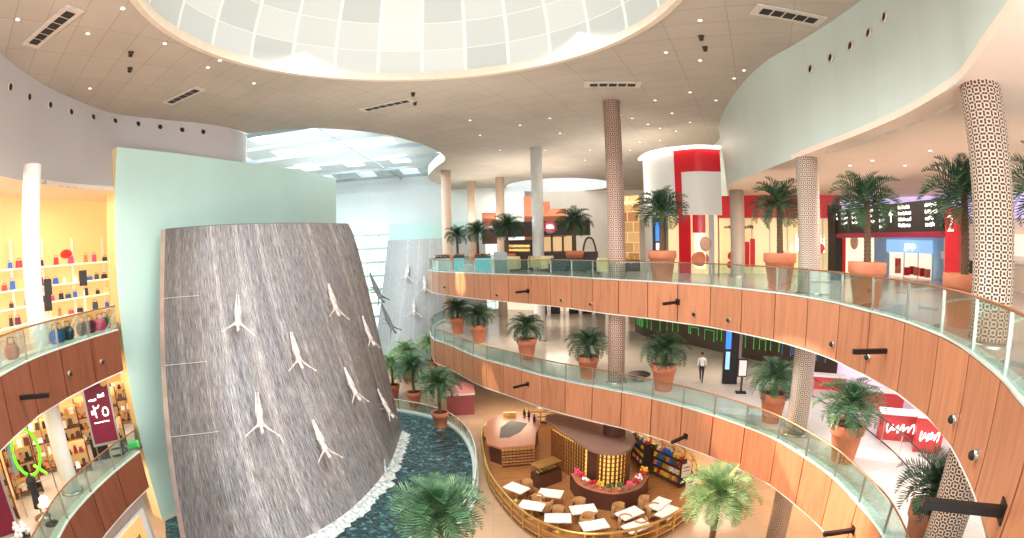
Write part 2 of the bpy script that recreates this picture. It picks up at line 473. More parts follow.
warm = ramp(nt, nz(9, 3, 3), [(.35, (1.0,.985,.97,1)), (.65, (.95,1,1.06,1))])
c1 = mixc(nt, 1.0, mixc(nt, 1.0, fine, broad, 'MULTIPLY'), warm, 'MULTIPLY')
sxu = node(nt, 'ShaderNodeSeparateXYZ'); nt.links.new(mapping(nt, 'UV'), sxu.inputs[0])
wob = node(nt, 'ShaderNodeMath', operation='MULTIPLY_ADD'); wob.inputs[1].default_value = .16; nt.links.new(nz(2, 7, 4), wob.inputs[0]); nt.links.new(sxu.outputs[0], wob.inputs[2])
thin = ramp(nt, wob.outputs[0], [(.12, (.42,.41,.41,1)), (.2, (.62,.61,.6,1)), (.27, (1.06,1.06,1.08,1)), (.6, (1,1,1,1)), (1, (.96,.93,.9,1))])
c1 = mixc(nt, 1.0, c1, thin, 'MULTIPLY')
nt.links.new(c1, p.inputs['Base Color']); p.inputs['Roughness'].default_value = .35
bp = node(nt, 'ShaderNodeBump', i_Strength=.5, i_Distance=.06); nt.links.new(nz(620, 24, 5), bp.inputs['Height']); nt.links.new(bp.outputs[0], p.inputs['Normal'])
matte('teal_wall', rgb(204,242,236), .35, var=.035, scale=.25)
matte('wall_edge_baked_light', rgb(236,216,160), .5, var=.04)
matte('bronze_trim', rgb(168,156,150), .4, .1, var=.12, scale=1.2)

FT = catmull([Vector(pol(a,d)[:2]) for a,d in ((-40.9,26.4),(-36,25.9),(-31,26.3),(-25,27.7),(-19.2,30.2))], 8)
FB = catmull([Vector(q) for q in ((-14.2,14.0),(-11.6,15.9),(-9.4,18.8),(-8.2,22.2),(-7.75,26.6),(-8.25,32.6))], 8)
WT = EYE+1.95
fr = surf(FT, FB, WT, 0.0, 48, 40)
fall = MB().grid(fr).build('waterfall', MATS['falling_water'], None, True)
tag(fall, 'large curved grey waterfall wall with water streaming down, in front of the teal panel', 'waterfall', kind='thing')
# bronze trim down the left edge, dark lip on top
lip = MB(); top = fr[0]
off = offset([Vector((q[0],q[1])) for q in top], -.35); off = offset([Vector((q[0],q[1])) for q in top], .35)
lip.grid([[(q[0],q[1],WT+.02) for q in off], [(q[0],q[1],WT+.02) for q in top]])
matte('stone_dark', rgb(92,88,86), .5, var=.1)
lp = lip.build('top_lip', MATS['stone_dark'], fall)
edge = MB(); L = [r[0] for r in fr]
ex = [(q[0]-.3, q[1]-.02, q[2]) for q in L]
edge.grid([ex, L]); edge.grid([[(q[0]-.1,q[1]+.9,q[2]) for q in ex], ex])
edge.build('edge_trim', MATS['bronze_trim'], fall, True)
for jv in (9, 17, 25):
    MB().tube([tuple(Vector(fr[jv][i])+Vector((.0,-.06,0))) for i in range(0, 8)], .012, 5).build('tier_line', MATS['kerb'], fall)
# teal wall behind
TW = [pol(a,d) for a,d in ((-46.9,26.0),(-42,27.2),(-37,28.6),(-32,30.3),(-28,31.8),(-24,34.2),(-20.6,37.4))]
TW = catmull([Vector(q[:2]) for q in TW], 6)
TWB = offset(TW, .9)
TT = [(p.x, p.y) for p in TW]
TH = []
for p in TW:
    # teal top edge: gently falling towards its right-hand end
    az = math.degrees(math.atan2(p.x, p.y)); TH.append(EYE + (6.15 if az < -40 else 6.15 - (az+40)*.012))
mb = MB(); n = len(TW)
V = [(p.x,p.y,0) for p in TW]+[(p.x,p.y,h) for p,h in zip(TW,TH)]+[(p.x,p.y,0) for p in TWB]+[(p.x,p.y,h) for p,h in zip(TWB,TH)]
fs = []
for i in range(n-1):
    fs += [(i,i+1,n+i+1,n+i), (2*n+i+1,2*n+i,3*n+i,3*n+i+1), (n+i,n+i+1,3*n+i+1,3*n+i)]
fs += [(n-1,3*n-1,4*n-1,2*n-1)]
mb.add(V, fs)
struct(mb.build('wall_waterfall', MATS['teal_wall'], None, False))
# teal wall's end cap towards the left gallery, warm light painted into its colour
a, b = TW[0], TW[0]+Vector((-1.05,.35))
cap = MB().add([(a.x,a.y,0),(b.x,b.y,0),(b.x,b.y,TH[0]),(a.x,a.y,TH[0]),(b.x+.5,b.y+1.5,0),(b.x+.5,b.y+1.5,TH[0])], [(1,0,3,2),(4,1,2,5)])
struct(cap.build('trim_3', MATS['wall_edge_baked_light']))

# second waterfall, further back
F2T = catmull([Vector(pol(a,d)[:2]) for a,d in ((-14.6,60.5),(-11,59.5),(-7,60),(-3,61.2))], 6)
F2B = catmull([Vector(pol(a,d)[:2]) for a,d in ((-17.2,56.5),(-14,54),(-9.4,55.2),(-3,60.6))], 6)
rows2 = surf(F2T, F2B, EYE+1.6, 0.0, 30, 24)
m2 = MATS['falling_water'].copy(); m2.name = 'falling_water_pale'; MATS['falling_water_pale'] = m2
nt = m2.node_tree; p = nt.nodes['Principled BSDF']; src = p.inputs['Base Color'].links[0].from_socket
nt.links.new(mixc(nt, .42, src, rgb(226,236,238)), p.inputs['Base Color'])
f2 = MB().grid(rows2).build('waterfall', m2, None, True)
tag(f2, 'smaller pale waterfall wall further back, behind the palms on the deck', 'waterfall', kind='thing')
W2 = [Vector((q.x*1.02, q.y*1.02+.6)) for q in F2T]
struct(MB().grid([[(q.x,q.y,0) for q in W2],[(q.x,q.y,EYE+3.7) for q in W2]]).build('wall_waterfall', MATS['teal_wall']))
# bulkhead above the second waterfall
mb = MB().obox((-34,62.6),(2,64.0),.5,EYE+3.6,ZC+.2)
struct(mb.build('wall_bulkhead', MATS['bay_white']))
# bright glazed screen between the two waterfalls
wa, wb = pol(-23,62.5), pol(-14.2,63)
glow('daylight', rgb(236,248,248), .9)
mb = MB(); mb.grid([[(wa.x,wa.y,0),(wb.x,wb.y,0)],[(wa.x,wa.y,EYE+3.7),(wb.x,wb.y,EYE+3.7)]])
w = struct(mb.build('window_3', MATS['daylight']))
matte('pale_green', rgb(206,228,220), .5)
mb = MB()
for k in range(9):
    z = 1.5+k*1.75
    d = (wb-wa).normalized(); nn = Vector((d.y,-d.x,0))*.15
    mb.obox(wa+nn, wb+nn, .12, z, z+.3)
for k in range(7):
    q = wa.lerp(wb, k/6); mb.box((q.x+nn.x,q.y+nn.y,8),(.1,.1,16))
mb.build('window_frame', MATS['pale_green'], w)

# ------------------------------------------------------------------ pool
PE = catmull([Vector(q) for q in [(-14.6,12.5),(-11,14.0),(-5.6,17.2),(-3.2,20.2),(-2.5,23.2),(-2.8,28.1),(-3.8,31.9),(-5.4,34.7),(-7.4,36.4),(-9.2,37.3),(-11,38.0),(-12.7,38.3)]], 8)
m, nt, p = base_mat('pool_water')
n1 = node(nt, 'ShaderNodeTexNoise', i_Scale=2.6, i_Detail=5.0, i_Distortion=1.2); nt.links.new(mapping(nt), n1.inputs['Vector'])
n2 = node(nt, 'ShaderNodeTexNoise', i_Scale=7.0, i_Detail=5.0); nt.links.new(mapping(nt), n2.inputs['Vector'])
cw = ramp(nt, n1.outputs['Fac'], [(.3, rgb(10,36,42)), (.52, rgb(26,66,72)), (.64, rgb(70,124,126)), (.74, rgb(170,206,204))])
nt.links.new(cw, p.inputs['Base Color']); p.inputs['Roughness'].default_value = .08
bp = node(nt, 'ShaderNodeBump', i_Strength=.7, i_Distance=.12); nt.links.new(n2.outputs['Fac'], bp.inputs['Height']); nt.links.new(bp.outputs[0], p.inputs['Normal'])
poly = T2(PE)+T2(offset(TW, -.3))[::-1]
pool = MB().prism(poly, .0, .06).build('pool_water', MATS['pool_water'])
tag(pool, 'dark rippling pool at the foot of the large waterfall', 'pool', kind='thing')
# ragged white foam where the falling water lands
m, nt, p = base_mat('foam')
n1 = node(nt, 'ShaderNodeTexNoise', i_Scale=5.0, i_Detail=6.0); nt.links.new(mapping(nt), n1.inputs['Vector'])
nt.links.new(ramp(nt, n1.outputs['Fac'], [(.35, rgb(150,176,178)), (.6, rgb(240,246,246))]), p.inputs['Base Color'])
mb = MB(); rnd = random.Random(3); fb = resample(FB, .25)
offo = offset(fb, -.0); 
inner = fb; outer = offset(fb, -.35)
rowa, rowb, rowc = [], [], []
for a_, b_ in zip(inner, outer):
    d = (b_-a_); k = .8+rnd.random()*.9
    rowa.append((a_.x-d.x*.3,a_.y-d.y*.3,.34)); rowb.append((a_.x+d.x*.5*k,a_.y+d.y*.5*k,.22+.08*rnd.random())); rowc.append((a_.x+d.x*1.2*k,a_.y+d.y*1.2*k,.065))
mb.grid([rowc,rowb,rowa]); fo = mb.build('splash_foam', MATS['foam'], None, True)
tag(fo, 'white foam line where the large waterfall meets the pool', 'foam', kind='stuff')
# pool kerb
struct(MB().grid([[(q.x,q.y,.0) for q in PE],[(q.x,q.y,.22) for q in PE],[(q.x,q.y,.22) for q in offset(PE,-.35)],[(q.x,q.y,0) for q in offset(PE,-.35)]]).build('trim_4', MATS['kerb']))

# ------------------------------------------------------------------ galleries: fascia, balustrade
def nearest(pts, q):
    return min(range(len(pts)), key=lambda i: (pts[i]-q).length)
def gallery(edge, z, fh, step, wmat, cat_label, rail_label, side, ups=.1, rh=1.05, fname='gallery_fascia', kerb=.16):
    """edge runs with the atrium on its `side` (+1: left of travel)"""
    P = resample(edge, step)
    fa = thing(fname, cat_label, 'fascia', (P[len(P)//2].x, P[len(P)//2].y, z-fh), world=True)
    ba = thing('balustrade', rail_label, 'balustrade', (P[len(P)//2].x, P[len(P)//2].y, z), world=True)
    for i in range(len(P)-1):
        a, b = P[i], P[i+1]; d = (b-a).normalized(); g = d*.03
        nn = Vector((-d.y, d.x))*side
        mb = MB(); sub = []
        # follow the curve inside the panel
        a2, b2 = a+g, b-g
        mb.obox(a2+nn*.03, b2+nn*.03, .06, z-fh, z+ups-.07)
        mb.build('panel', wmat, fa)
        gl = MB().obox(a2+nn*0, b2+nn*0, .014, z+ups, z+rh-.03)
        gl.build('glass_pane', MATS['rail_glass'], ba)
        mb = MB().obox(a-d*.02+nn*0, a+d*.02, .07, z+ups, z+rh)
        mb.build('post', MATS['steel'], ba)
    E = [(q.x, q.y, z+rh) for q in edge]
    MB().tube(E, .032, 6).build('handrail', MATS['rail_bronze'], ba, True)
    # backing and pale kerb
    inn = offset([Vector(q[:2]) for q in edge], -side*.3); out = offset([Vector(q[:2]) for q in edge], side*.075)
    mb = MB().grid([[(q.x,q.y,z+.02) for q in inn],[(q.x,q.y,z+ups) for q in inn],[(q.x,q.y,z+ups) for q in out],[(q.x,q.y,z+ups-.05) for q in out]])
    mb.build('kerb', MATS['kerb'], ba)
    bo = offset([Vector(q[:2]) for q in edge], side*.07)
    mb = MB().grid([[(q.x,q.y,z-fh-.05) for q in inn],[(q.x,q.y,z-fh-.05) for q in bo],[(q.x,q.y,z-fh) for q in bo]])
    mb.build('bottom_trim', MATS['plaster_white'], fa)
    bk = offset([Vector(q[:2]) for q in edge], -side*.12)
    mb = MB().grid([[(q.x,q.y,z-fh) for q in bk],[(q.x,q.y,z+ups-.09) for q in bk]])
    mb.build('backing', MATS['black_metal'], fa)
    return fa, ba, P
gU = gallery(EU, Z2, 1.75, 1.87, MATS['fascia_wood'], 'long curved timber-panelled fascia of the upper gallery on the right', 'glass balustrade with bronze handrail around the upper right gallery', -1)
gL = gallery(EL, Z1, 1.9, 1.87, MATS['fascia_wood'], 'curved timber-panelled fascia of the lower gallery on the right, above the cafe', 'glass balustrade with bronze handrail around the lower right gallery', -1)
gLU = gallery(LE, L2, 1.62, 2.1, MATS['fascia_wood_left'], 'dark timber fascia of the upper left gallery below the bag shop', 'glass balustrade in front of the upper left bag shop', -1)
gLL = gallery(LE, L1, 1.62, 2.1, MATS['fascia_wood_left'], 'dark timber fascia of the lower left gallery', 'glass balustrade in front of the lower left shop', -1)

# ------------------------------------------------------------------ columns
def mosaic(name, bg, fg, sc):
    m, nt, p = base_mat(name)
    mp = mapping(nt, 'UV', (sc[0], sc[1], 1))
    sx = node(nt, 'ShaderNodeSeparateXYZ'); nt.links.new(mp, sx.inputs[0])
    def M(op, a, b=None):
        n = node(nt, 'ShaderNodeMath', operation=op)
        for k, v in ((0,a),(1,b)):
            if v is None: continue
            if hasattr(v,'is_linked'): nt.links.new(v, n.inputs[k])
            else: n.inputs[k].default_value = v
        return n.outputs[0]
    fx = M('SUBTRACT', M('FRACT', sx.outputs[0]), .5); fy = M('SUBTRACT', M('FRACT', sx.outputs[1]), .5)
    ax, ay = M('ABSOLUTE', fx), M('ABSOLUTE', fy)
    dia = M('ADD', ax, ay)
    star = M('ABSOLUTE', M('SUBTRACT', dia, .36))        # diamond lattice line
    ring = M('ABSOLUTE', M('SUBTRACT', M('MAXIMUM', ax, ay), .27))   # square ring, woven with it
    edge = M('ABSOLUTE', M('SUBTRACT', ax, ay))
    ln = M('MINIMUM', M('MINIMUM', star, ring), M('ADD', edge, M('MULTIPLY', M('LESS_THAN', dia, .5), 1.0)))
    fac = M('LESS_THAN', ln, .075)
    nt.links.new(mixc(nt, fac, bg, fg), p.inputs['Base Color']); p.inputs['Roughness'].default_value = .5
    return m
mosaic('mosaic_near', rgb(74,48,38), rgb(214,196,176), (17, 6.0))
mosaic('mosaic_mid', rgb(110,86,74), rgb(216,202,186), (17, 6.0))
mosaic('mosaic_rose', rgb(126,90,78), rgb(214,188,172), (12, 4.2))
matte('col_beige', rgb(214,190,168), .5, var=.03)
matte('col_silver', rgb(226,228,226), .35, .05, var=.04)
def column(az, D, z0, z1, r, mat, label, fl=None):
    p = pol(az, D)
    t = thing('column', label, 'column', (p.x, p.y, z0))
    MB().lathe([(r,0),(r,z1-z0)], 32).build('shaft', mat, t, 'q')
    for z in (fl or []):
        MB().lathe([(r+.12,0),(r+.12,.06),(r+.03,.1),(r,.1)], 32, (0,0,z-z0), caps=False).build('base_ring', MATS['steel'], t, 'q')
    return t
column(12.6, 26.35, 0, ZC, .47, MATS['mosaic_rose'], 'tall rose mosaic column rising through the round cafe counter to the ceiling', [Z1, Z2])
column(35.5, 19.95, 0, ZS, .46, MATS['mosaic_mid'], 'pale mosaic column between two potted palms, right of the red shop', [0, Z1, Z2])
column(57.4, 11.6, 0, ZS, .5, MATS['mosaic_near'], 'nearest mosaic column with bold brown and cream lattice, at the right edge', [0, Z1, Z2])
column(27.0, 30.9, 0, ZS, .46, MATS['mosaic_mid'], 'mosaic column in front of the yellow-lit red shop, beside the curved drop wall', [Z1, Z2])
column(3.3, 38.8, 0, ZC, .47, MATS['col_silver'], 'smooth silver column at the back of the upper gallery beside the round red sign', [0, Z1, Z2])
column(-7.5, 48.8, 0, ZC, .5, MATS['col_beige'], 'beige column at the far left end of the right galleries', [0, Z1, Z2])
column(-4.5, 57, Z2, ZC, .5, MATS['col_beige'], 'thin far beige column, second from the left end of the upper gallery', [Z2])
column(-1.1, 54.5, 0, ZC, .5, MATS['col_beige'], 'beige column behind the dark palm, just left of the silver column', [Z1, Z2])
column(-56.9, 19.4, 0, ZSL, .36, MATS['plaster_white'], 'white round column between the shop openings on the left galleries', [L1, L2])
# ------------------------------------------------------------------ potted palms
def palm_parts(pot_h, pot_r, trunk_h, crown_r, n, seed, droop=1.0, tr=.11):
    rnd = random.Random(seed)
    pot = MB().lathe([(pot_r*.66,0),(pot_r*.9,pot_h*.74),(pot_r*.94,pot_h*.74),(pot_r,pot_h*.76),(pot_r,pot_h*.985),(pot_r*.985,pot_h),(pot_r*.9,pot_h),(pot_r*.88,pot_h*.93)], 28, caps=False)
    pot.lathe([(0.001,0),(pot_r*.66,0)], 28, caps=False)
    soil = MB().lathe([(0.001,pot_h*.945),(pot_r*.885,pot_h*.93)], 20, caps=False)
    z0 = pot_h*.92; prof = []
    k = max(4, int(trunk_h/.13))
    for i in range(k+1):
        z = z0+trunk_h*i/k; r = tr*(1.12-.2*i/k)
        prof += [(r*1.0, z), (r*1.22, z+trunk_h/k*.55)]
    prof.append((tr*.5, z0+trunk_h+.12)); prof.append((.002, z0+trunk_h+.2))
    trunk = MB().lathe(prof, 10, caps=False)
    top = Vector((0,0,z0+trunk_h+.05))
    crown = MB()
    for i in range(n):
        a = 2*math.pi*(i*.381966)+rnd.uniform(-.2,.2)
        u = (i+.5)/n
        el = R(84-100*u**.9+rnd.uniform(-7,7)); L = crown_r*(1.06+.2*rnd.random())*(.86+.22*math.sin(math.pi*u))
        seg = 9; p = top.copy(); pts = [p.copy()]; e = el
        for s in range(seg):
            e -= R((7+5*u)*droop*(.5+1.1*s/seg))
            p = p+Vector((math.cos(a)*math.cos(e), math.sin(a)*math.cos(e), math.sin(e)))*(L/seg); pts.append(p.copy())
        crown.tube(pts, .016, 4, .005)
        sd = Vector((-math.sin(a), math.cos(a), 0))
        lf = 17
        for s in range(2, lf+1):
            t = s/lf; q = t*seg; j = min(seg-1, int(q)); b = pts[j].lerp(pts[j+1], q-j); d = (pts[j+1]-pts[j]).normalized()
            up = sd.cross(d).normalized()
            ll = L*.33*(math.sin(math.pi*(t*.8+.17))**.7)
            for sg in (-1, 1):
                dirv = (d*.75+sd*sg*.85+up*(.22*sg*0-.32-.25*rnd.random())).normalized()
                w = d*.022*crown_r
                tip = b+dirv*ll; mid = b+dirv*ll*.45+up*.01
                crown.add([b-w*.5, b+w*.5, mid+w*1.1, tip, mid-w*1.1], [(0,1,2,3,4)])
    return pot, soil, trunk, crown
def leafmat(name, a, b, c):
    m, nt, p = base_mat(name)
    n = node(nt, 'ShaderNodeTexNoise', i_Scale=2.2, i_Detail=4.0); nt.links.new(mapping(nt), n.inputs['Vector'])
    nt.links.new(ramp(nt, n.outputs['Fac'], [(.3, a), (.5, b), (.72, c)]), p.inputs['Base Color'])
    p.inputs['Roughness'].default_value = .45; return m
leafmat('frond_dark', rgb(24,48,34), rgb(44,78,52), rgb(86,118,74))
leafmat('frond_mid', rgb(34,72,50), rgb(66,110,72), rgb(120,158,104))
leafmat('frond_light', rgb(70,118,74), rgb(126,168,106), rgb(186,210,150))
def palm_proto(leaf, *a, **k):
    pm = palm_parts(*a, **k)
    return [pm[0].mesh('pot', MATS['terracotta'], 'q'), pm[1].mesh('soil', MATS['soil']), pm[2].mesh('trunk', MATS['trunk'], 'q'), pm[3].mesh('crown', MATS[leaf])]
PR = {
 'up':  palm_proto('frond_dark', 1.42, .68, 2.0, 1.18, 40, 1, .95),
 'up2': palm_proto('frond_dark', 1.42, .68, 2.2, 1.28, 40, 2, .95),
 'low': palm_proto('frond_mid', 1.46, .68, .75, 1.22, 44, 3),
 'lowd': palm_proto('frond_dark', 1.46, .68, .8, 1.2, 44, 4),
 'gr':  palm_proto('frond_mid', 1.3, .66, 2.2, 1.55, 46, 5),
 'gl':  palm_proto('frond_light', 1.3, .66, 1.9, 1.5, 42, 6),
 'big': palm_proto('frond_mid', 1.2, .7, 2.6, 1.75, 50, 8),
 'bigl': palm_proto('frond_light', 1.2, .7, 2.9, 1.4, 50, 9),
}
def palm(kind, x, y, z, rz, label, s=1.0, group=None):
    t = thing('potted_palm', label, 'palm', (x, y, z), rz)
    t.scale = (s, s, s)
    for nm, me in zip(('pot','soil','trunk','crown'), PR[kind]):
        o = bpy.data.objects.new(nm, me); COL.objects.link(o); o.parent = t
    return t
def palm_az(kind, az, D, z, label, s=1.0): 
    p = pol(az, D); return palm(kind, p.x, p.y, z, az*.3, label, s)
def palm_px(kind, px, py, z, label, s=1.0):
    p = onz(px, py, z); return palm(kind, p.x, p.y, z, px*.37, label, s)
# upper gallery
palm_az('up', -6.3, 45.3, Z2, 'pale-lit palm at the far left tip of the upper gallery, leftmost of that row', .95)
palm_az('up', -3.9, 42.5, Z2, 'palm second from the far left tip of the upper gallery, above the teal seats', 1.0)
palm_az('up2', -.4, 38.5, Z2, 'dark palm behind the cream armchairs, left of the silver column', 1.0)
palm_az('up2', 7.6, 38.0, Z2, 'dark palm right of the round red sign on the upper gallery', 1.08)
palm_az('up', 18.0, 25.4, Z2, 'palm in a terracotta pot in front of the white and red curved shopfront', 1.12)
palm_az('up', 32.0, 21.9, Z2, 'palm in a terracotta pot before the yellow-lit red shop, left of a mosaic column', 1.1)
palm_az('up', 42.4, 16.9, Z2, 'palm in a terracotta pot in front of the black direction sign', 1.0)
palm_az('up2', 54.0, 13.9, Z2, 'palm in a terracotta pot behind the nearest mosaic column', .93)
palm_az('up2', 64.0, 13.4, Z2, 'palm cut off by the right edge of the picture on the upper gallery', .95)
# lower gallery
palm_px('lowd', 458, 333, Z1, 'potted palm at the far left end of the lower gallery beside the beige column')
palm_px('lowd', 479, 342, Z1, 'potted palm second from the left end of the lower gallery')
palm_px('lowd', 527, 359, Z1, 'potted palm third from the left end of the lower gallery')
palm_px('lowd', 588, 378, Z1, 'potted palm on the lower gallery just left of the rose mosaic column', .93)
palm_px('lowd', 663, 390, Z1, 'potted palm between the rose mosaic column and the walking person')
palm_px('low', 771, 421, Z1, 'sunlit potted palm on the lower gallery left of the pale mosaic column', .93)
palm_px('low', 842, 460, Z1, 'large potted palm on the lower gallery right of the pale mosaic column')
palm_az('lowd', 54.4, 12.9, Z1, 'potted palm on the lower gallery beside the nearest mosaic column', .85)
# ground floor deck and around
palm_px('gl', 433, 372, 0, 'small far potted palm left of the lower gallery tip')
palm_px('gl', 408, 381, 0, 'light green potted palm at the back of the deck by the second waterfall')
palm_px('gl', 394, 397, 0, 'pale potted palm on the deck half hidden by the large waterfall edge', .95)
palm_px('gr', 415, 405.5, 0, 'potted palm in the middle of the deck, left of the purple kiosk')
palm_px('gr', 441, 427.5, 0, 'nearest potted palm on the deck, beside the pool balustrade')
palm_az('big', -10.6, 16.2, 0, 'large dark green palm in front of the pool, at the bottom edge of the picture', .95)
palm_az('bigl', 26.9, 16.9, 0, 'large pale green palm right of the cafe, at the bottom edge of the picture', 1.0)
# ------------------------------------------------------------------ helpers for shopfronts
def azof(px, py):
    d = ray(px, py); return math.degrees(math.atan2(d[0], d[1]))
def span(x0, x1, yt, yb, D0, D1=None):
    D1 = D0 if D1 is None else D1
    ym = (yt+yb)/2; a, b = ond(x0, ym, D0), ond(x1, ym, D1)
    zt = ond((x0+x1)/2, yt, (D0+D1)/2).z; zb = ond((x0+x1)/2, yb, (D0+D1)/2).z
    return Vector(a[:2]), Vector(b[:2]), zb, zt
def slabpart(name, mat, parent, x0, x1, yt, yb, D0, D1=None, th=.12, zb=None, zt=None, push=0.0, sm=False):
    a, b, z0, z1 = span(x0, x1, yt, yb, D0, D1)
    if zb is not None: z0 = zb
    if zt is not None: z1 = zt
    d = (b-a).normalized(); nn = Vector((d.y, -d.x))*push
    return MB().obox(a+nn, b+nn, th, z0, z1).build(name, mat, parent)
def uthing(name, label, cat, at, z, group=None):
    return thing(name, label, cat, (at[0], at[1], z), 0, group, world=True)
def strokes(mb, a, b, z, w, h, seed, n=6):
    """illegible little line of lettering on the wall a-b at height z"""
    rnd = random.Random(seed); d = (b-a).normalized(); nn = Vector((d.y, -d.x)); p = a.copy(); L = (b-a).length; u = 0
    while u < L-.02:
        k = rnd.uniform(.35, 1.1)*h*.7; k = min(k, L-u)
        q0, q1 = a+d*u, a+d*(u+k*.8)
        zz = z+rnd.uniform(-.1,.1)*h; hh = h*rnd.uniform(.55, 1.0)
        mb.add([(q0.x+nn.x*w, q0.y+nn.y*w, zz), (q1.x+nn.x*w, q1.y+nn.y*w, zz), (q1.x+nn.x*w, q1.y+nn.y*w, zz+hh), (q0.x+nn.x*w, q0.y+nn.y*w, zz+hh)], [(0,1,2,3)])
        u += k
    return mb
_vf = None
def textmesh(s, size, depth=.01):
    cu = bpy.data.curves.new('lettering', 'FONT'); cu.body = s; cu.size = size; cu.extrude = depth; cu.align_x = 'CENTER'; cu.align_y = 'CENTER'
    o = bpy.data.objects.new('lettering', cu); COL.objects.link(o)
    dg = bpy.context.evaluated_depsgraph_get(); me = bpy.data.meshes.new_from_object(o.evaluated_get(dg))
    bpy.data.objects.remove(o); return me
def lettering(name, s, size, mat, parent, pos, facing, depth=.01):
    """raised letters standing upright at pos, readable from direction `facing` (plan vector towards the reader)"""
    me = textmesh(s, size, depth); me.materials.clear(); me.materials.append(mat)
    f = Vector((facing[0], facing[1], 0)).normalized(); x = Vector((-f.y, f.x, 0))
    M = Matrix(((x.x, 0, f.x, pos[0]), (x.y, 0, f.y, pos[1]), (0, 1, 0, pos[2]), (0,0,0,1)))
    me.transform(M); me.update()
    o = bpy.data.objects.new(name, me); COL.objects.link(o)
    if parent is not None:
        o.parent = parent
        if parent.get('_world'): o.matrix_parent_inverse = Matrix.Translation(parent.location).inverted()
    return o
matte('red_gloss', rgb(214,30,44), .3, var=.03)
matte('red_deep', rgb(176,26,36), .35, var=.04)
matte('maroon', rgb(120,14,48), .4, var=.03)
matte('teal_fabric', rgb(52,98,110), .8, var=.1)
matte('slate_fabric', rgb(40,64,78), .8, var=.1)
matte('cream_fabric', rgb(226,214,168), .8, var=.06)
matte('brown_dark', rgb(66,46,38), .5, var=.12)
matte('brick_brown', rgb(176,110,80), .7, var=.08)
matte('chocolate', rgb(96,58,44), .45, var=.1)
matte('gold_paint', rgb(220,176,96), .35, .6, var=.06)
matte('screen_grey', rgb(128,150,156), .3, var=.05)
glow('cyan_screen', rgb(60,190,205), .5)
glow('blue_screen', rgb(50,120,240), 1.3)
glow('white_light', rgb(255,246,230), 4.0)
glow('white_sign', rgb(255,255,250), 1.4)
glow('shop_yellow_glow', rgb(252,222,170), .62)  # shop glows: lit interiors put into the surfaces themselves
glow('shop_warm_glow', rgb(250,206,150), .6)
glow('shop_pale_glow', rgb(255,232,206), .9)
glow('violet_glow', rgb(214,200,250), .7)
glow('sky_blue', rgb(150,198,240), .8)
matte('pale_blue', rgb(168,204,232), .4, var=.04)
matte('skin_print', rgb(222,178,150), .5, var=.1)
matte('leaf_small', rgb(70,104,58), .7, var=.25, scale=9)

# ------------------------------------------------------------------ white and red curved shopfront (upper gallery)
D_ = [(16.0,37.2),(16.9,35.2),(18.7,33.9),(20.8,33.3),(22.6,33.0),(25.2,33.4)]
arc = catmull([Vector(pol(a,d)[:2]) for a,d in D_], 8)
def cut(a0, a1):
    return [p for p in arc if a0 <= math.degrees(math.atan2(p.x,p.y)) <= a1]
sf = uthing('shopfront', 'curved white shopfront with a tall red frame, behind the palm beside the blue screen', 'shopfront', arc[20], Z2)
def curved(name, mat, parent, a0, a1, z0, z1, off=0.0):
    q = offset(cut(a0, a1), -off) if off else cut(a0, a1)
    return MB().grid([[(p.x,p.y,z0) for p in q],[(p.x,p.y,z1) for p in q]]).build(name, mat, parent, True)
zt = EYE+6.75
curved('white_facade', MATS['plaster_white'], sf, 15.9, 25.3, EYE+2.2, zt)
curved('white_pier', MATS['plaster_white'], sf, 15.9, 18.2, Z2, EYE+2.2)
curved('red_frame', MATS['red_gloss'], sf, 19.6, 25.3, EYE+5.15, zt-.05, .06)
curved('red_frame', MATS['red_gloss'], sf, 19.6, 20.7, EYE+2.2, EYE+5.2, .06)
curved('red_wall', MATS['red_gloss'], sf, 20.0, 21.6, Z2, EYE+2.2, .03)
curved('red_banner', MATS['red_gloss'], sf, 21.6, 23.2, EYE+1.0, EYE+2.2, .02)
curved('lit_window', MATS['shop_yellow_glow'], sf, 18.2, 24.9, Z2, EYE+2.25, -.5)
curved('grey_pier', MATS['plaster_grey'], sf, 23.5, 24.4, Z2, EYE+2.2, .05)
# large portrait poster in the window: plain generic face shape
q = cut(21.7, 23.4); a, b = q[0], q[-1]; d = (b-a).normalized(); nn = Vector((d.y,-d.x))
pst = MB().obox(a+nn*.1, b+nn*.1, .05, Z2+.35, EYE+.95).build('poster', MATS['shop_pale_glow'], sf)
mid = (a+b)/2+nn*.16
MB().ball((mid.x+d.x*.35, mid.y+d.y*.35, EYE+.25), .42, 10, (1,.25,1.2)).build('poster_face', MATS['skin_print'], pst, True)
MB().ball((mid.x, mid.y, EYE-.75), .55, 10, (1.2,.25,.9)).build('poster_shirt', MATS['terracotta'], pst, True)
# lit cove rim on top
q = offset(cut(15.9, 25.3), -.25)
MB().tube([(p.x,p.y,zt+.05) for p in q], .12, 8).build('lit_rim', MATS['white_light'], sf, True)
q = cut(16.4, 17.4); a, b = q[0], q[-1]
mb = MB(); strokes(mb, a, b, EYE+3.6, .2, .55, 4); strokes(mb, a, b, EYE+2.9, .2, .45, 9); mb.build('lettering', MATS['white_sign'], sf)

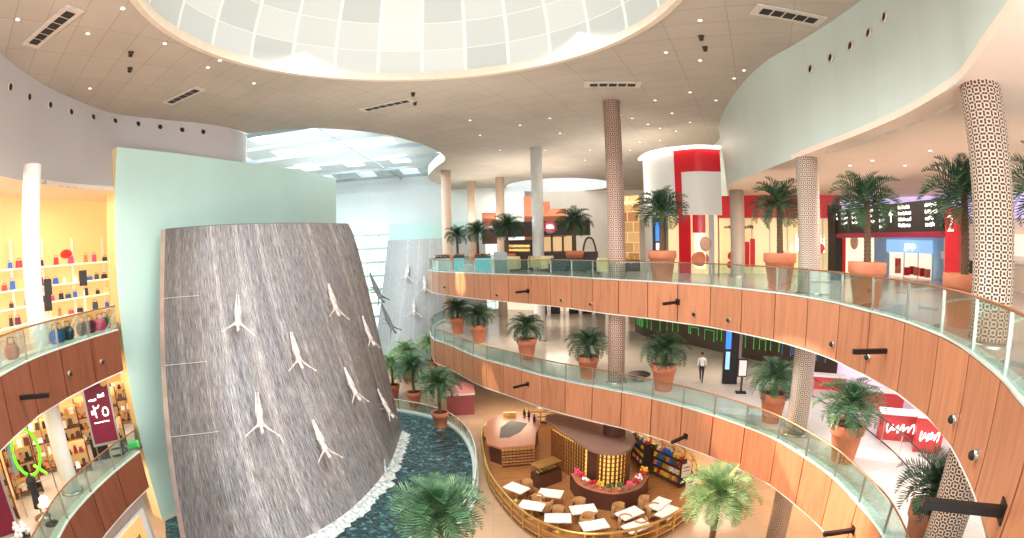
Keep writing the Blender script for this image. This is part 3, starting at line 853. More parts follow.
# yellow-lit red shop right of it
A_, B_ = pol(24.6,34.5), pol(39.2,34.0)
A2, B2 = Vector(A_[:2]), Vector(B_[:2]); dd = (B2-A2).normalized(); nn = Vector((dd.y,-dd.x))
rs = uthing('shopfront', 'red-banded shopfront with yellow-lit window and red posters, behind a potted palm', 'shopfront', (A2+B2)/2, Z2)
MB().obox(A2, B2, .2, EYE+2.1, ZS).build('red_band', MATS['red_gloss'], rs)
MB().obox(A2-nn*.8, B2-nn*.8, .1, Z2, EYE+2.1).build('lit_back', MATS['shop_yellow_glow'], rs)
MB().obox(A2, B2, .05, Z2, EYE+2.1).build('window_pane', MATS['clear_glass'], rs)
def onw(A, B, t): return A+(B-A)*t
def disc(c, nn, r, n=20, th=.04):
    f = Vector((nn.x, nn.y, 0)).normalized(); x = Vector((-f.y, f.x, 0)); mb = MB()
    V = [tuple(Vector(c)+x*r*math.cos(2*math.pi*k/n)+Vector((0,0,1))*r*math.sin(2*math.pi*k/n)+f*th) for k in range(n)]
    W = [tuple(Vector(v)-f*th*1.9) for v in V]
    return mb.add(V+W, [tuple(range(n)), tuple(range(n,2*n))[::-1]]+[(k,(k+1) % n+0,(k+1) % n+n,k+n)[::-1] for k in range(n)])
for t, z, w_, h_ in ((.21,EYE-.55,.95,2.0),(.29,EYE-.45,.35,2.2)):
    c = onw(A2,B2,t)+nn*.12; MB().obox(c-dd*w_/2, c+dd*w_/2, .04, z-h_/2+.3, z+h_/2).build('poster', MATS['red_gloss'], rs)
for t, z, r in ((.12,EYE-.55,.3),(.155,EYE-.95,.34),(.11,EYE-1.15,.26),(.145,EYE-1.35,.28),(.83,EYE+.1,.36)):
    c = onw(A2,B2,t)+nn*.12; disc((c.x,c.y,z), nn, r).build('red_disc', MATS['red_gloss'], rs)
c = onw(A2,B2,.52)+nn*.12; disc((c.x,c.y,EYE-.4), nn, .34).build('pink_disc', MATS['skin_print'], rs)
mb = MB(); strokes(mb, onw(A2,B2,.06), onw(A2,B2,.3), EYE+1.35, .1, .22, 3); mb.build('small_lettering', MATS['chocolate'], rs)
for k in range(8):
    c = onw(A2,B2,k/7); MB().box((c.x,c.y,(Z2+EYE+2.1)/2),(.07,.1,EYE+2.1-Z2)).build('mullion', MATS['plaster_warm'], rs)
# ------------------------------------------------------------------ direction gantry "2"
P0, P1 = pol(38.3,31.0), pol(52.1,22.6)
p0, p1 = Vector(P0[:2]), Vector(P1[:2]); d = (p1-p0).normalized(); nn = Vector((d.y,-d.x))
g = uthing('direction_sign', 'black overhead direction sign on a red gantry with a white 2', 'sign', (p0+p1)/2, Z2)
MB().obox(p1-d*.02, p1+d*.75, .5, Z2, EYE+1.95).build('red_post', MATS['red_deep'], g)
MB().obox(p0-d*.2, p0+d*.75, .5, Z2, EYE+2.7).build('dark_post', MATS['black_metal'], g)
MB().obox(p0+d*.75, p1-d*.02, .4, EYE+.74, EYE+.98).build('red_beam', MATS['maroon'], g)
bd = MB().obox(p0-d*.2, p1-d*.35, .3, EYE+.98, EYE+2.35)
bd = bd.build('black_board', MATS['black_metal'], g)
Lg = (p1-p0).length
c = p1+d*.36+nn*.27; lettering('number', '2', .95, MATS['white_paint'], g, (c.x,c.y,EYE+1.25), nn, .01)
mb = MB()
for t0, t1, rows in ((.03,.10,2),(.13,.2,3),(.24,.31,3),(.38,.46,3),(.5,.56,4),(.66,.8,4),(.86,.95,4)):
    for r in range(rows):
        a = p0+d*Lg*t0; b = p0+d*Lg*(t0+(t1-t0)*random.Random(r*7+int(t0*100)).uniform(.6,1)); strokes(mb, a, b, EYE+2.05-r*.28, .17, .17, r+int(t0*50))
mb.build('sign_lettering', MATS['white_sign'], bd)
c = p0+d*Lg*.6+nn*.17
f3 = Vector((nn.x,nn.y,0)); x3 = Vector((d.x,d.y,0))
def arrow(cz, s=1):
    pts = [(-.05,-.3),(.05,-.3),(.05,.05),(.2,.05),(0,.32),(-.2,.05),(-.05,.05)]
    V = [(c.x+x3.x*u, c.y+x3.y*u, cz+v) for u,v in pts]
    return MB().add(V, [(0,1,2,6),(3,4,5),(2,3,5,6)])
arrow(EYE+1.75).build('arrow', MATS['white_sign'], bd)

# red and white picture panel, pale blue shop and far shops
pp = uthing('poster_wall', 'red and white poster wall seen under the direction sign', 'poster', ond(848,250,36), Z2)
slabpart('red_panel', MATS['red_gloss'], pp, 834, 846, 225, 272, 36.5, 36.3)
slabpart('picture_panel', MATS['shop_pale_glow'], pp, 846, 874, 228, 276, 36.3, 36)
a, b, z0, z1 = span(848, 858, 236, 262, 36.0, 35.9)
m_ = (a+b)/2; MB().ball((m_.x,m_.y-.15,(z0+z1)/2+.5), .45, 10, (.9,.3,1.2)).build('picture_face', MATS['skin_print'], pp, True)
MB().ball((m_.x+1.1,m_.y-.55,(z0+z1)/2-.2), .4, 10, (.9,.3,1.2)).build('picture_face', MATS['skin_print'], pp, True)
bs = uthing('shopfront', 'pale blue glass shopfront seen through the direction gantry', 'shopfront', ond(905,260,41), Z2)
slabpart('blue_wall', MATS['pale_blue'], bs, 868, 944, 222, 282, 42.5, 39.5, zb=Z2, zt=ZS-.04)
slabpart('blue_sign_band', MATS['sky_blue'], bs, 888, 934, 240, 253, 41.5, 39.2, push=.2)
slabpart('lit_window', MATS['shop_pale_glow'], bs, 890, 932, 253, 278, 41.5, 39.2, zb=Z2, push=.12)
for x in (889, 904, 918, 933):
    slabpart('mullion', MATS['pale_blue'], bs, x-.5, x+.5, 253, 279, 41-(x-889)*.05, zb=Z2, push=.35)
a, b, z0, z1 = span(907, 917, 243, 248, 40.2, 39.8); dn = (b-a).normalized()*1
lettering('sign_lettering', 'gap', .8, MATS['white_sign'], bs, ((a.x+b.x)/2+dn.y*.4, (a.y+b.y)/2-dn.x*.4, (z0+z1)/2), (dn.y,-dn.x))
for i, (x, y) in enumerate(((897,262),(897,269),(911,270),(915,271),(921,272),(926,273),(906,271))):
    p = ond(x, y, 40.3-(x-897)*.06); MB().box((p.x-.35,p.y-.45,p.z),(.5,.2,.6)).build('window_display', MATS['terracotta' if i % 2 else 'red_gloss'], bs)
fs_ = uthing('shopfront', 'cream shopfront with dark doorways behind the nearest mosaic column', 'shopfront', pol(60,34), Z2)
slabpart('cream_wall', MATS['plaster_warm'], fs_, 944, 1060, 230, 300, 37, 30, zb=Z2, zt=ZS-.04)
slabpart('dark_opening', MATS['black_metal'], fs_, 952, 958, 262, 282, 35.5, zb=Z2, zt=EYE+.3, push=.2)
slabpart('dark_opening', MATS['black_metal'], fs_, 969, 980, 262, 286, 34.5, zb=Z2, zt=EYE+.2, push=.2)
slabpart('white_beam', MATS['plaster_white'], fs_, 944, 1040, 254, 262, 36.5, 31, push=.3)
slabpart('lit_strip', MATS['shop_pale_glow'], fs_, 985, 1050, 235, 256, 33.5, 30, push=.3)
# violet light above the shops, put in as a glowing wall band
cv = MB().obox(pol(36,40)[:2], pol(66,30)[:2], .3, ZS-1.35, ZS-.02).build('wall_glow_band', MATS['violet_glow'])
tag(cv, 'long violet glowing wall band above the shops behind the direction sign', 'glow band')
# back wall closing the upper gallery
struct(MB().obox((3,70),(60,58),.4,Z2,ZC).build('wall_back', MATS['plaster_warm']))
struct(MB().obox((55,75),(50,-2),.4,0,ZC).build('wall_right', MATS['plaster_warm']))
for z0, z1 in ((0, Z1-1.9), (Z1, Z2-1.75)):
    struct(MB().obox((-6,72),(55,66),.4,z0,z1).build('wall_back', MATS['plaster_warm']))

# ------------------------------------------------------------------ upper cafe at the back (dark canopy, round sign, brown piers)
uc = uthing('cafe_kiosk', 'dark brown cafe kiosk with a long canopy and round red sign on the upper gallery', 'kiosk', pol(4,42), Z2)
slabpart('canopy', MATS['brown_dark'], uc, 496, 590, 222, 236, 42, 41, th=2.2)
slabpart('back_bar', MATS['chocolate'], uc, 505, 533, 240, 262, 43, 42.5, th=.4, zb=Z2)
slabpart('counter', MATS['brown_dark'], uc, 508, 598, 252, 262, 40.5, 39.5, th=.7, zb=Z2)
slabpart('lit_shelf', MATS['shop_warm_glow'], uc, 541, 572, 237, 251, 43.5, 43, th=.2)
for x in (541, 552, 563, 573): slabpart('post', MATS['brown_dark'], uc, x-1, x+1, 236, 262, 41.6, th=.25, zb=Z2)
slabpart('pillar', MATS['brick_brown'], uc, 534, 540, 238, 262, 41, th=.5, zb=Z2)
ds = ond(550, 227, 39.6)
sg = disc(ds, Vector((-.07,-1)), .55, 24, .1).build('round_sign', MATS['red_deep'], uc)
disc(ds-Vector((-.008,.12,0)), Vector((-.07,-1)), .42, 24, .02).build('sign_ring', MATS['red_gloss'], sg)
mb = MB(); a = Vector((ds.x-.3,ds.y-.2)); strokes(mb, a, a+Vector((.6,0)), ds.z-.16, .08, .34, 5); mb.build('lettering', MATS['white_sign'], sg)
for i, x in enumerate((509,515,521,527)):
    for yy in (250, 246): 
        p = ond(x, yy, 42.2); MB().box((p.x,p.y-.3,p.z),(.5,.15,.22)).build('shelf_goods', MATS['gold_paint'], uc)
bp_ = uthing('wall_pier', 'terracotta-coloured stepped wall block behind the silver column', 'wall block', ond(545,215,47), Z2)
slabpart('tall_block', MATS['brick_brown'], bp_, 524, 532, 197, 225, 48, th=1, zb=Z2)
slabpart('stepped_block', MATS['brick_brown'], bp_, 532, 550, 202, 225, 48.5, th=1, zb=Z2)
slabpart('low_block', MATS['brick_brown'], bp_, 548, 566, 209, 225, 48, th=1, zb=Z2)
slabpart('brown_curve', MATS['chocolate'], bp_, 482, 497, 229, 244, 50, th=.5)
slabpart('side_block', MATS['brick_brown'], bp_, 482, 496, 213, 226, 52, th=.5)
# arched lattice lantern and gilded lattice wall
al = uthing('arched_screen', 'pointed arch of white tracery left of the rose column on the upper gallery', 'screen', ond(590,256,41), Z2)
a, b, z0, z1 = span(582, 597, 237, 262, 40.6); dn = (b-a).normalized(); w_ = (b-a).length
mb = MB(); pts = []
for k in range(17):
    t = k/16; u = (t-.5)*w_; hgt = (z1-Z2-.2)*(1-abs(2*t-1)**2.6)**.55 if 0 < t < 1 else 0
    pts.append((a.x+dn.x*(w_/2+u), a.y+dn.y*(w_/2+u), Z2+.15+hgt))
mb.tube(pts, .09, 6); mb.tube([pts[0], pts[-1]], .09, 6); mb.build('arch_frame', MATS['chocolate'], al)
mb = MB()
for k in range(2, 15, 2): mb.tube([(pts[k][0],pts[k][1],Z2+.15), pts[k]], .035, 5)
for j in range(1, 4):
    z = Z2+.15+(z1-Z2)*j/4.5; mb.tube([(a.x+dn.x*.25,a.y+dn.y*.25,z),(b.x-dn.x*.25,b.y-dn.y*.25,z)], .035, 5)
mb.build('tracery', MATS['white_paint'], al)
m, nt, p = base_mat('gold_lattice')
vb = node(nt, 'ShaderNodeTexBrick', offset=.5, i_Scale=1.0, i_Brick_Width=.8, i_Row_Height=.8, i_Mortar_Size=.03)
vb.inputs['Color1'].default_value = rgb(240,196,130); vb.inputs['Color2'].default_value = rgb(186,122,74); vb.inputs['Mortar'].default_value = rgb(255,226,170)
nt.links.new(mapping(nt, 'Object', rot=(R(90),0,0)), vb.inputs['Vector']); nt.links.new(vb.outputs['Color'], p.inputs['Base Color'])
nt.links.new(vb.outputs['Color'], p.inputs['Emission Color']); p.inputs['Emission Strength'].default_value = .35
gl_ = uthing('lattice_wall', 'gilded chequered wall panel right of the rose column', 'wall panel', ond(631,230,38), Z2)
slabpart('lattice_panel', MATS['gold_lattice'], gl_, 622.5, 639, 196, 262, 38.5, 38, th=.3, zb=Z2)
slabpart('display_counter', MATS['brown_dark'], gl_, 620, 640, 260, 272, 36, th=.6, zb=Z2)
for x in (624, 629, 635): 
    p = ond(x, 258, 36); MB().lathe([(.12,0),(.16,.2),(.07,.34),(.09,.42)], 10, (p.x,p.y,Z2+ (p.z-Z2)-.25)).build('vase', MATS['gold_paint'], gl_, 'q')
# totem with blue screen
tt = uthing('display_totem', 'black display totem with a bright blue screen beside the white shopfront pier', 'display totem', ond(659,245,31), Z2)
slabpart('cabinet', MATS['black_metal'], tt, 652.5, 666, 218, 258, 31.5, th=.35, zb=Z2)
slabpart('screen', MATS['blue_screen'], tt, 655.5, 663.5, 222, 241, 31.2, th=.06)
slabpart('lower_picture', MATS['shop_pale_glow'], tt, 656, 663, 243, 250, 31.2, th=.06)
# ------------------------------------------------------------------ seats and planters along the upper balustrade
def armchair(x, D, label, mat, rz=0.0, group=None, s=1.0):
    p = ond(x, 265, D); t = thing('armchair', label, 'armchair', (p.x,p.y,Z2), rz, group); t.scale = (s,s,s)
    MB().box((0,0,.36),(.72,.66,.2)).build('seat_cushion', mat, t)
    pr = [(.43,.2),(.46,.75),(.4,1.0),(.34,1.0),(.36,.25)]
    MB().lathe(pr, 18, (0,.02,0), caps=False, a0=R(-10), a1=R(190)).build('backrest', mat, t, True)
    for i in (-1,1):
        for j in (-1,1): MB().tube([(i*.28,j*.25,.28),(i*.33,j*.3,0)], .025, 6).build('leg', MATS['brown_dark'], t)
    return t
armchair(514, 37, 'cream tub armchair left of the silver column, leftmost of the cream chairs', MATS['cream_fabric'], R(160), s=1.2)
armchair(535, 37.2, 'cream tub armchair directly below the silver column', MATS['cream_fabric'], R(20), s=1.2)
armchair(547, 36.6, 'cream tub armchair just right of the silver column', MATS['cream_fabric'], R(190), s=1.2)
armchair(604, 31.3, 'cream tub armchair left of the rose column on the upper gallery', MATS['cream_fabric'], R(170), s=1.1)
def sofa(x, D, w, label, mat):
    p = ond(x, 265, D); t = thing('sofa', label, 'sofa', (p.x,p.y,Z2), R(-azof(x,265)))
    MB().box((0,0,.32),(w,.8,.36)).build('seat', mat, t)
    MB().box((0,-.36,.62),(w,.2,.86)).build('backrest', mat, t)
    for i in (-1,1): MB().box((i*(w/2+.08),0,.36),(.16,.86,.62)).build('arm', mat, t)
    for i in (-1,1): MB().box((i*w*.42,.1,.07),(.08,.5,.14)).build('leg', MATS['brown_dark'], t)
sofa(567, 34.3, 2.3, 'dark slate sofa back right of the cream chairs on the upper gallery', MATS['slate_fabric'])
sofa(592, 34.6, 1.1, 'small slate sofa at the right end of the upper seating', MATS['slate_fabric'])
def planter(x, D, w, label, mat):
    p = ond(x, 265, D); t = thing('planter_box', label, 'planter', (p.x,p.y,Z2), R(-azof(x,265)))
    MB().box((0,0,.55),(w,.5,1.1)).build('screen_panel', mat, t)
    MB().box((0,0,1.16),(w+.1,.6,.14)).build('box_rim', MATS['brown_dark'], t)
    rnd = random.Random(int(x)); mb = MB(); fl = MB()
    for k in range(70):
        c = Vector((rnd.uniform(-w/2,w/2), rnd.uniform(-.25,.25), 1.22)); a = rnd.uniform(0,6.28); u = Vector((math.cos(a)*.09,math.sin(a)*.09,rnd.uniform(.12,.3)))
        s = Vector((-math.sin(a),math.cos(a),0))*.035
        mb.add([c, c+u*.5+s, c+u, c+u*.5-s], [(0,1,2,3)])
    for k in range(9): fl.ball((rnd.uniform(-w/2,w/2), rnd.uniform(-.2,.2), 1.38), .07, 6)
    mb.build('leaves', MATS['leaf_small'], t); fl.build('blossoms', MATS['terracotta'], t, True)
planter(443, 45.5, 1.3, 'planter screen at the far left tip of the upper gallery', MATS['plaster_white'])
planter(459, 43.5, .9, 'planter with a cyan-lit front, left of the two cyan ones', MATS['cyan_screen'])
planter(483, 39.8, 1.25, 'larger planter with a cyan-lit front beside the dark palm', MATS['cyan_screen'])
pn = uthing('screen_divider', 'grey-blue glass screen left of the cream armchairs', 'screen', ond(500,262,35.6), Z2)
slabpart('panel', MATS['screen_grey'], pn, 494, 507, 252, 275, 35.6, th=.1, zb=Z2)
# ------------------------------------------------------------------ round ground-floor cafe
RING = catmull([Vector(q) for q in ((-2.2,31.0),(-2.0,27.6),(-1.45,24.1),(-.1,20.6),(1.2,18.75),(2.9,17.7),(5.4,17.8),(7.7,19.0),(9.4,21.0),(10.3,23.8),(10.1,26.6),(7.9,30.8),(4.6,33.6),(1.5,34.2),(-1.1,33.2))], 10, True)
wood('cafe_timber', rgb(176,120,72), rgb(132,82,46), .3, (1.2,9,9))
pl = MB().prism(T2(RING), 0, .14).build('cafe_platform', MATS['cafe_timber'])
tag(pl, 'oval timber platform of the ground-floor cafe', 'platform', kind='structure')
matte('cushion_tan', rgb(182,134,84), .75, var=.08)
matte('table_white', rgb(244,240,230), .45, var=.02)
matte('smoked_glass', rgb(76,72,70), .5, var=.05)
matte('walnut', rgb(92,56,42), .4, var=.12)
matte('counter_rose', rgb(186,120,92), .3, var=.05)
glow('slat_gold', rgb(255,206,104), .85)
matte('slat_wood', rgb(120,72,38), .45, var=.1)
matte('roof_taupe', rgb(150,118,104), .35, var=.05)
rl = thing('cafe_railing', 'gold railing encircling the round ground-floor cafe', 'railing', (4,25.5,.14), 0, world=True)
P = resample(RING, 1.15, True)
for h, r in ((1.14,.075),(.72,.045),(.34,.045)):
    MB().tube([(p.x,p.y,h) for p in RING]+[(RING[0].x,RING[0].y,h)], r, 6).build('rail', MATS['brass'], rl, True)
n = len(P)
for i in range(n):
    a, b = P[i], P[(i+1) % n]
    MB().box((a.x,a.y,.62),(.1,.1,.98), math.atan2((b-a).y,(b-a).x)).build('post', MATS['brass'], rl)
    MB().obox(a+(b-a)*.04, b-(b-a)*.04, .02, .16, .3).build('kick_panel', MATS['smoked_glass'], rl)
# left-hand bar counter with stacked shelf front
kc = thing('bar_counter', 'horseshoe cafe counter with smooth brown top, dark glass inset and stacked shelves on its front', 'counter', (0,30,.14), 0, world=True)
KR = [(-1.75,27.6),(-1.95,29.6),(-1.85,31.6),(-.9,33.1),(.5,33.4),(1.55,32.3),(1.75,30.6),(1.35,29.2),(1.2,27.2),(-.9,26.9)]
KR2 = [(q[0],q[1]) for q in catmull([Vector(q) for q in KR[:7]], 5)]+KR[7:]
MB().prism(KR2, 1.32, 1.46).build('counter_top', MATS['counter_rose'], kc)
inner = [((q[0]-.0)*.9+.0, (q[1]-30)*.93+30) for q in KR2]
MB().prism(inner, .14, 1.32).build('counter_body', MATS['walnut'], kc)
MB().prism([(-1.0,28.4),(-.95,30.2),(-.3,31.6),(.85,30.9),(.35,29.4),(-.35,28.5)], 1.46, 1.475).build('glass_inset', MATS['smoked_glass'], kc)
a, b = Vector((-.85,26.82)), Vector((1.18,27.1)); d = (b-a).normalized(); nn = Vector((d.y,-d.x))
for k in range(6):
    z = .3+k*.19
    mb = MB()
    for j in range(9):
        p0 = a+d*(j*.228); mb.obox(p0+nn*.06, p0+d*.19+nn*.06, .16, z, z+.1)
    mb.build('shelf_row', MATS['gold_paint'] if k % 2 else MATS['brick_brown'], kc)
for i, (x, y) in enumerate(((1.0,32.2),(1.35,31.4),(.7,32.6))):
    o = MB().lathe([(.09,0),(.1,.25),(.04,.36),(.04,.5),(.05,.5)], 12).build('bottle', MATS['leaf_small' if i == 2 else 'brown_dark'], None, 'q'); o.location = (x,y,1.465)
    tag(o, ['dark bottle at the back edge of the brown horseshoe counter, nearest the slatted screen','dark bottle in the middle of three on the horseshoe counter','green bottle on the back edge of the horseshoe counter'][i], 'bottle')
bx = MB().box((0,0,.16),(.9,.12,.32)).build('menu_holder', MATS['brass'], None); bx.location = (-.35,32.4,1.465)
tag(bx, 'small brass menu holder on the far side of the horseshoe counter', 'menu holder')
# central bar: slatted golden screens under a flat taupe canopy
cb = thing('central_bar', 'central cafe bar with golden slatted screens under a flat rounded canopy', 'bar', (5,25.6,.14), 0, world=True)
RO = catmull([Vector(q) for q in ((2.0,29.6),(2.3,30.5),(3.3,30.2),(5.1,28.4),(6.7,27.3),(7.0,25.7),(6.5,24.4),(5.7,23.75),(4.6,24.0),(3.8,25.1),(2.6,28.2))], 6, True)
RO = [q*.968 for q in RO]
MB().prism(T2(RO), 2.42, 2.58).build('canopy', MATS['roof_taupe'], cb)
# column casing
c0 = pol(12.6,26.35); MB().lathe([(.66,0),(.66,Z1-1.95-2.58)], 28, (c0.x,c0.y,2.58), caps=False).build('column_casing', MATS['chocolate'], cb, 'q')
def slats(path, z0, z1, step, name):
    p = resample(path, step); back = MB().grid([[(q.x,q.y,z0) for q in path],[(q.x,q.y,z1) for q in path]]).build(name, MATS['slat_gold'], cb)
    off = offset(path, -.07); p = resample(off, step); mb = MB()
    for i in range(len(p)-1):
        a, b = p[i], p[i+1]; mb.obox(a, a+(b-a)*.42, .09, z0, z1)
    for k in range(1, 9):
        z = z0+(z1-z0)*k/9
        for i in range(len(p)-1): mb.obox(p[i], p[i+1], .03, z-.02, z+.02)
    mb.build('slats', MATS['slat_wood'], back)
S1 = [Vector((2.35,28.2)),Vector((2.95,26.9)),Vector((4.05,24.95))]
S2 = catmull([Vector(q) for q in ((4.6,24.35),(5.0,24.0),(5.6,23.95),(6.15,24.25),(6.5,24.8))], 5)
S1 = [q*.968 for q in S1]; S2 = [q*.968 for q in S2]
slats(S1, .14, 2.42, .24, 'screen_panel'); slats(S2, .14, 2.42, .24, 'screen_panel')
MB().obox((3.98,24.1),(4.38,23.66),.2,.14,2.42).build('corner_post', MATS['walnut'], cb)
CC = catmull([Vector(q) for q in ((2.95,23.7),(3.25,22.3),(4.1,21.4),(5.1,21.05),(6.3,21.5),(7.15,22.8))], 6)
CI = offset(CC, .75)
MB().grid([[(q.x,q.y,.14) for q in CC],[(q.x,q.y,1.12) for q in CC]]).build('bar_front', MATS['walnut'], cb, True)
MB().grid([[(q.x,q.y,1.14) for q in CC],[(q.x,q.y,1.14) for q in CI]]).build('bar_top', MATS['counter_rose'], cb)
MB().grid([[(q.x,q.y,1.14) for q in CI],[(q.x,q.y,.14) for q in CI]]).build('bar_back', MATS['walnut'], cb)
gp = [q for q in CC if q.x > 5.0]
MB().grid([[(q.x,q.y,1.14) for q in gp],[(q.x,q.y,1.6) for q in gp]]).build('glass_guard', MATS['rail_glass'], cb)
# flowers along the bar
glow('pink_petals', rgb(236,60,120), .15); MATS['pink_petals'].node_tree.nodes['Principled BSDF'].inputs['Base Color'].default_value = rgb(236,70,120)
matte('red_petals', rgb(212,40,52), .6, var=.15); matte('white_petals', rgb(246,240,240), .6); matte('yellow_petals', rgb(246,190,60), .6)
rnd = random.Random(11); spots = resample(offset(CC, .3), .5)
names = ['pink_petals','red_petals','white_petals','red_petals','yellow_petals','leaf_small','leaf_small']
for i, q in enumerate(spots[1:14]):
    t = thing('flower_arrangement', 'small potted flowers standing along the curved cafe bar', 'flowers', (q.x,q.y,1.146), 0, 'flower pots along the curved cafe bar')
    MB().lathe([(.07,0),(.1,.16),(.085,.16)], 10).build('pot', MATS['terracotta'], t, 'q')
    mb = MB()
    for k in range(9): mb.ball((rnd.uniform(-.16,.16),rnd.uniform(-.16,.16),.26+rnd.uniform(0,.16)), .075, 5)
    mb.build('blooms', MATS[names[i % 7]], t, True)
# tables and chairs
def table(x, y, rz, label, w=1.25, l=.8):
    t = thing('cafe_table', label, 'table', (x,y,.145), rz, 'white cafe tables')
    MB().box((0,0,.70),(w,l,.06)).build('table_top', MATS['table_white'], t)
    MB().lathe([(.3,0),(.3,.03),(.06,.06),(.05,.67)], 14).build('pedestal', MATS['brass'], t, 'q')
    return t
tspots = [(0.0,22.8,'by the left side of the railing, furthest from the camera'),(.75,20.9,'second along the railing from the left'),(1.75,22.1,'next to the pastry case'),(1.9,19.6,'third along the railing from the left'),(3.2,20.3,'just in front of the curved bar, left'),(3.5,18.8,'nearest the camera beside the front railing'),(5.35,19.6,'in front of the middle of the curved bar'),(5.4,18.4,'at the front railing below the middle of the bar'),(7.0,20.2,'to the right of the curved bar'),(7.2,18.95+.4,'at the front right of the railing')]
proto = None
for i, (x, y, w) in enumerate(tspots):
    rz = math.atan2(y-25.5, x-4)+R(90)+.25
    t = table(x, y, rz, 'white rectangular cafe table '+w)
chair_me = None
def cafe_chair(x, y, rz):
    global chair_me
    if chair_me is None:
        pr = [(.36,.2),(.38,.6),(.34,.8),(.29,.8),(.3,.25)]
        legs = []
        for i in (-1,1):
            for j in (-1,1): legs.append(MB().tube([(i*.22,j*.2,.3),(i*.26,j*.24,0)], .022, 5).mesh('leg', MATS['walnut']))
        chair_me = [('seat', MB().lathe([(.001,.28),(.32,.28),(.34,.36),(.3,.45),(.001,.46)], 16, caps=False).mesh('seat', MATS['cushion_tan'], True)),
                    ('backrest', MB().lathe(pr, 16, (0,0,0), caps=False, a0=R(-15), a1=R(195)).mesh('backrest', MATS['cushion_tan'], True))]+[('leg', l) for l in legs]
    t = thing('cafe_chair', 'tan round-backed cafe chair drawn up to a white table', 'chair', (x,y,.145), rz, 'tan chairs in the round cafe')
    for nm, me in chair_me:
        o = bpy.data.objects.new(nm, me); COL.objects.link(o); o.parent = t
for i, (x, y, w) in enumerate(tspots):
    a = math.atan2(y-25.5, x-4)+R(90)+.25
    for s in (-1, 1):
        if i in (2,) and s > 0: continue
        cq = Vector((x-math.sin(a)*s*.82, y+math.cos(a)*s*.82))
        if min((q-cq).length for q in RING) < .62: continue
        cafe_chair(cq.x, cq.y, a+(0 if s > 0 else math.pi))
# display case, shelving racks, signs
dc = thing('pastry_case', 'glass pastry case between the horseshoe counter and the slatted screen', 'display case', (1.7,24.6,.14), R(35))
MB().box((0,0,.4),(1.6,.8,.8)).build('case_base', MATS['walnut'], dc)
MB().box((0,0,1.05),(1.56,.76,.5)).build('glass_box', MATS['clear_glass'], dc)
mb = MB()
for k in range(6): mb.ball((-.6+k*.24,0,.9), .1, 6, (1,1.6,.7))
mb.build('pastries', MATS['gold_paint'], dc, True)
MB().box((0,0,1.32),(1.62,.82,.04)).build('case_top', MATS['brass'], dc)
bn = thing('waste_bin', 'dark round bin beside the slatted golden screen', 'bin', (2.0,26.0,.14))
MB().lathe([(.24,0),(.26,.8),(.2,.86),(.001,.88)], 18, caps=False).build('bin_body', MATS['dark_paint'], bn, 'q'); MB().lathe([(.27,.74),(.27,.8)], 18, caps=False).build('bin_ring', MATS['steel'], bn)
pc = ['red_petals','gold_paint','blue_box','plaster_warm','terracotta','leaf_small','yellow_petals']
matte('blue_box', rgb(40,110,200), .5, var=.05)
def rack(x, y, rz, label, w, seed, h=1.7, goods=True):
    t = thing('shelving_rack', label, 'shelf', (x,y,.14), rz); 
    for s in (-1,1): MB().box((s*w/2,0,h/2),(.05,.5,h)).build('side_panel', MATS['brown_dark'], t)
    for k in range(4): MB().box((0,.04-.0*k,.18+k*.48),(w,.48,.04)).build('shelf', MATS['brown_dark'], t)
    rnd = random.Random(seed); x0 = -w/2+.14
    for k in range(4):
        u = x0
        while u < w/2-.1:
            hh = rnd.uniform(.18,.34); ww = rnd.uniform(.12,.2)
            o = MB().box((0,0,hh/2),(ww,.22,hh),0,.8).build('boxed_goods', MATS[rnd.choice(pc)])
            c, s = math.cos(rz), math.sin(rz); o.location = (x+u*c, y+u*s, .14+.206+k*.48); o.rotation_euler.z = rz
            tag(o, 'small coloured pack on the '+label.split(',')[0]+' of the cafe', 'pack', 'packs on the '+label.split(',')[0])
            u += ww+.09
    return t
rack(8.6,24.0,R(118),'dark product rack, full of bright packs beside the white signs', 2.4, 3)
rack(7.6,26.4,R(100),'far product rack, with yellow packs behind the curved bar', 1.9, 5)
for i, (x, y, l) in enumerate(((9.35,22.9,'white menu sign on a stand inside the right end of the railing, further one'),(9.0,21.2,'white menu sign on a stand inside the right end of the railing, nearer one'))):
    t = thing('menu_sign', l, 'sign', (x,y,.14), R(15))
    MB().box((0,0,1.05),(.62,.05,.8)).build('sign_board', MATS['table_white'], t); MB().tube([(0,0,0),(0,0,.66)], .03, 6).build('stand', MATS['brown_dark'], t)
    mb = MB(); strokes(mb, Vector((-.22,0)), Vector((.2,0)), 1.2, .03, .09, i); strokes(mb, Vector((-.22,0)), Vector((.2,0)), 1.0, .03, .07, i+3); mb.build('lettering', MATS['maroon'], t)
# ------------------------------------------------------------------ purple kiosk tent
kt = thing('kiosk_tent', 'square kiosk with pink pyramid roof and purple striped skirt on the ground floor', 'kiosk', (-4.5,38.0,0), R(8))
m, nt, p = base_mat('skirt_stripes')
wv = node(nt, 'ShaderNodeTexWave', wave_type='BANDS', bands_direction='X', i_Scale=2.2); nt.links.new(mapping(nt,'Object',(1,0,0)), wv.inputs['Vector'])
wv2 = node(nt, 'ShaderNodeTexWave', wave_type='BANDS', bands_direction='Y', i_Scale=2.2); nt.links.new(mapping(nt,'Object',(0,1,0)), wv2.inputs['Vector'])
nt.links.new(mixc(nt, .5, ramp(nt, wv.outputs['Fac'], [(.4,rgb(96,54,72)),(.6,rgb(160,78,80))]), ramp(nt, wv2.outputs['Fac'], [(.4,rgb(96,54,72)),(.6,rgb(160,78,80))])), p.inputs['Base Color'])
MB().box((0,0,.85),(2.2,2.2,1.7)).build('skirt', MATS['skirt_stripes'], kt)
matte('tent_pink', rgb(224,150,150), .6, var=.05)
MB().box((0,0,1.79),(2.4,2.4,.18)).build('roof_edge', MATS['plaster_warm'], kt)
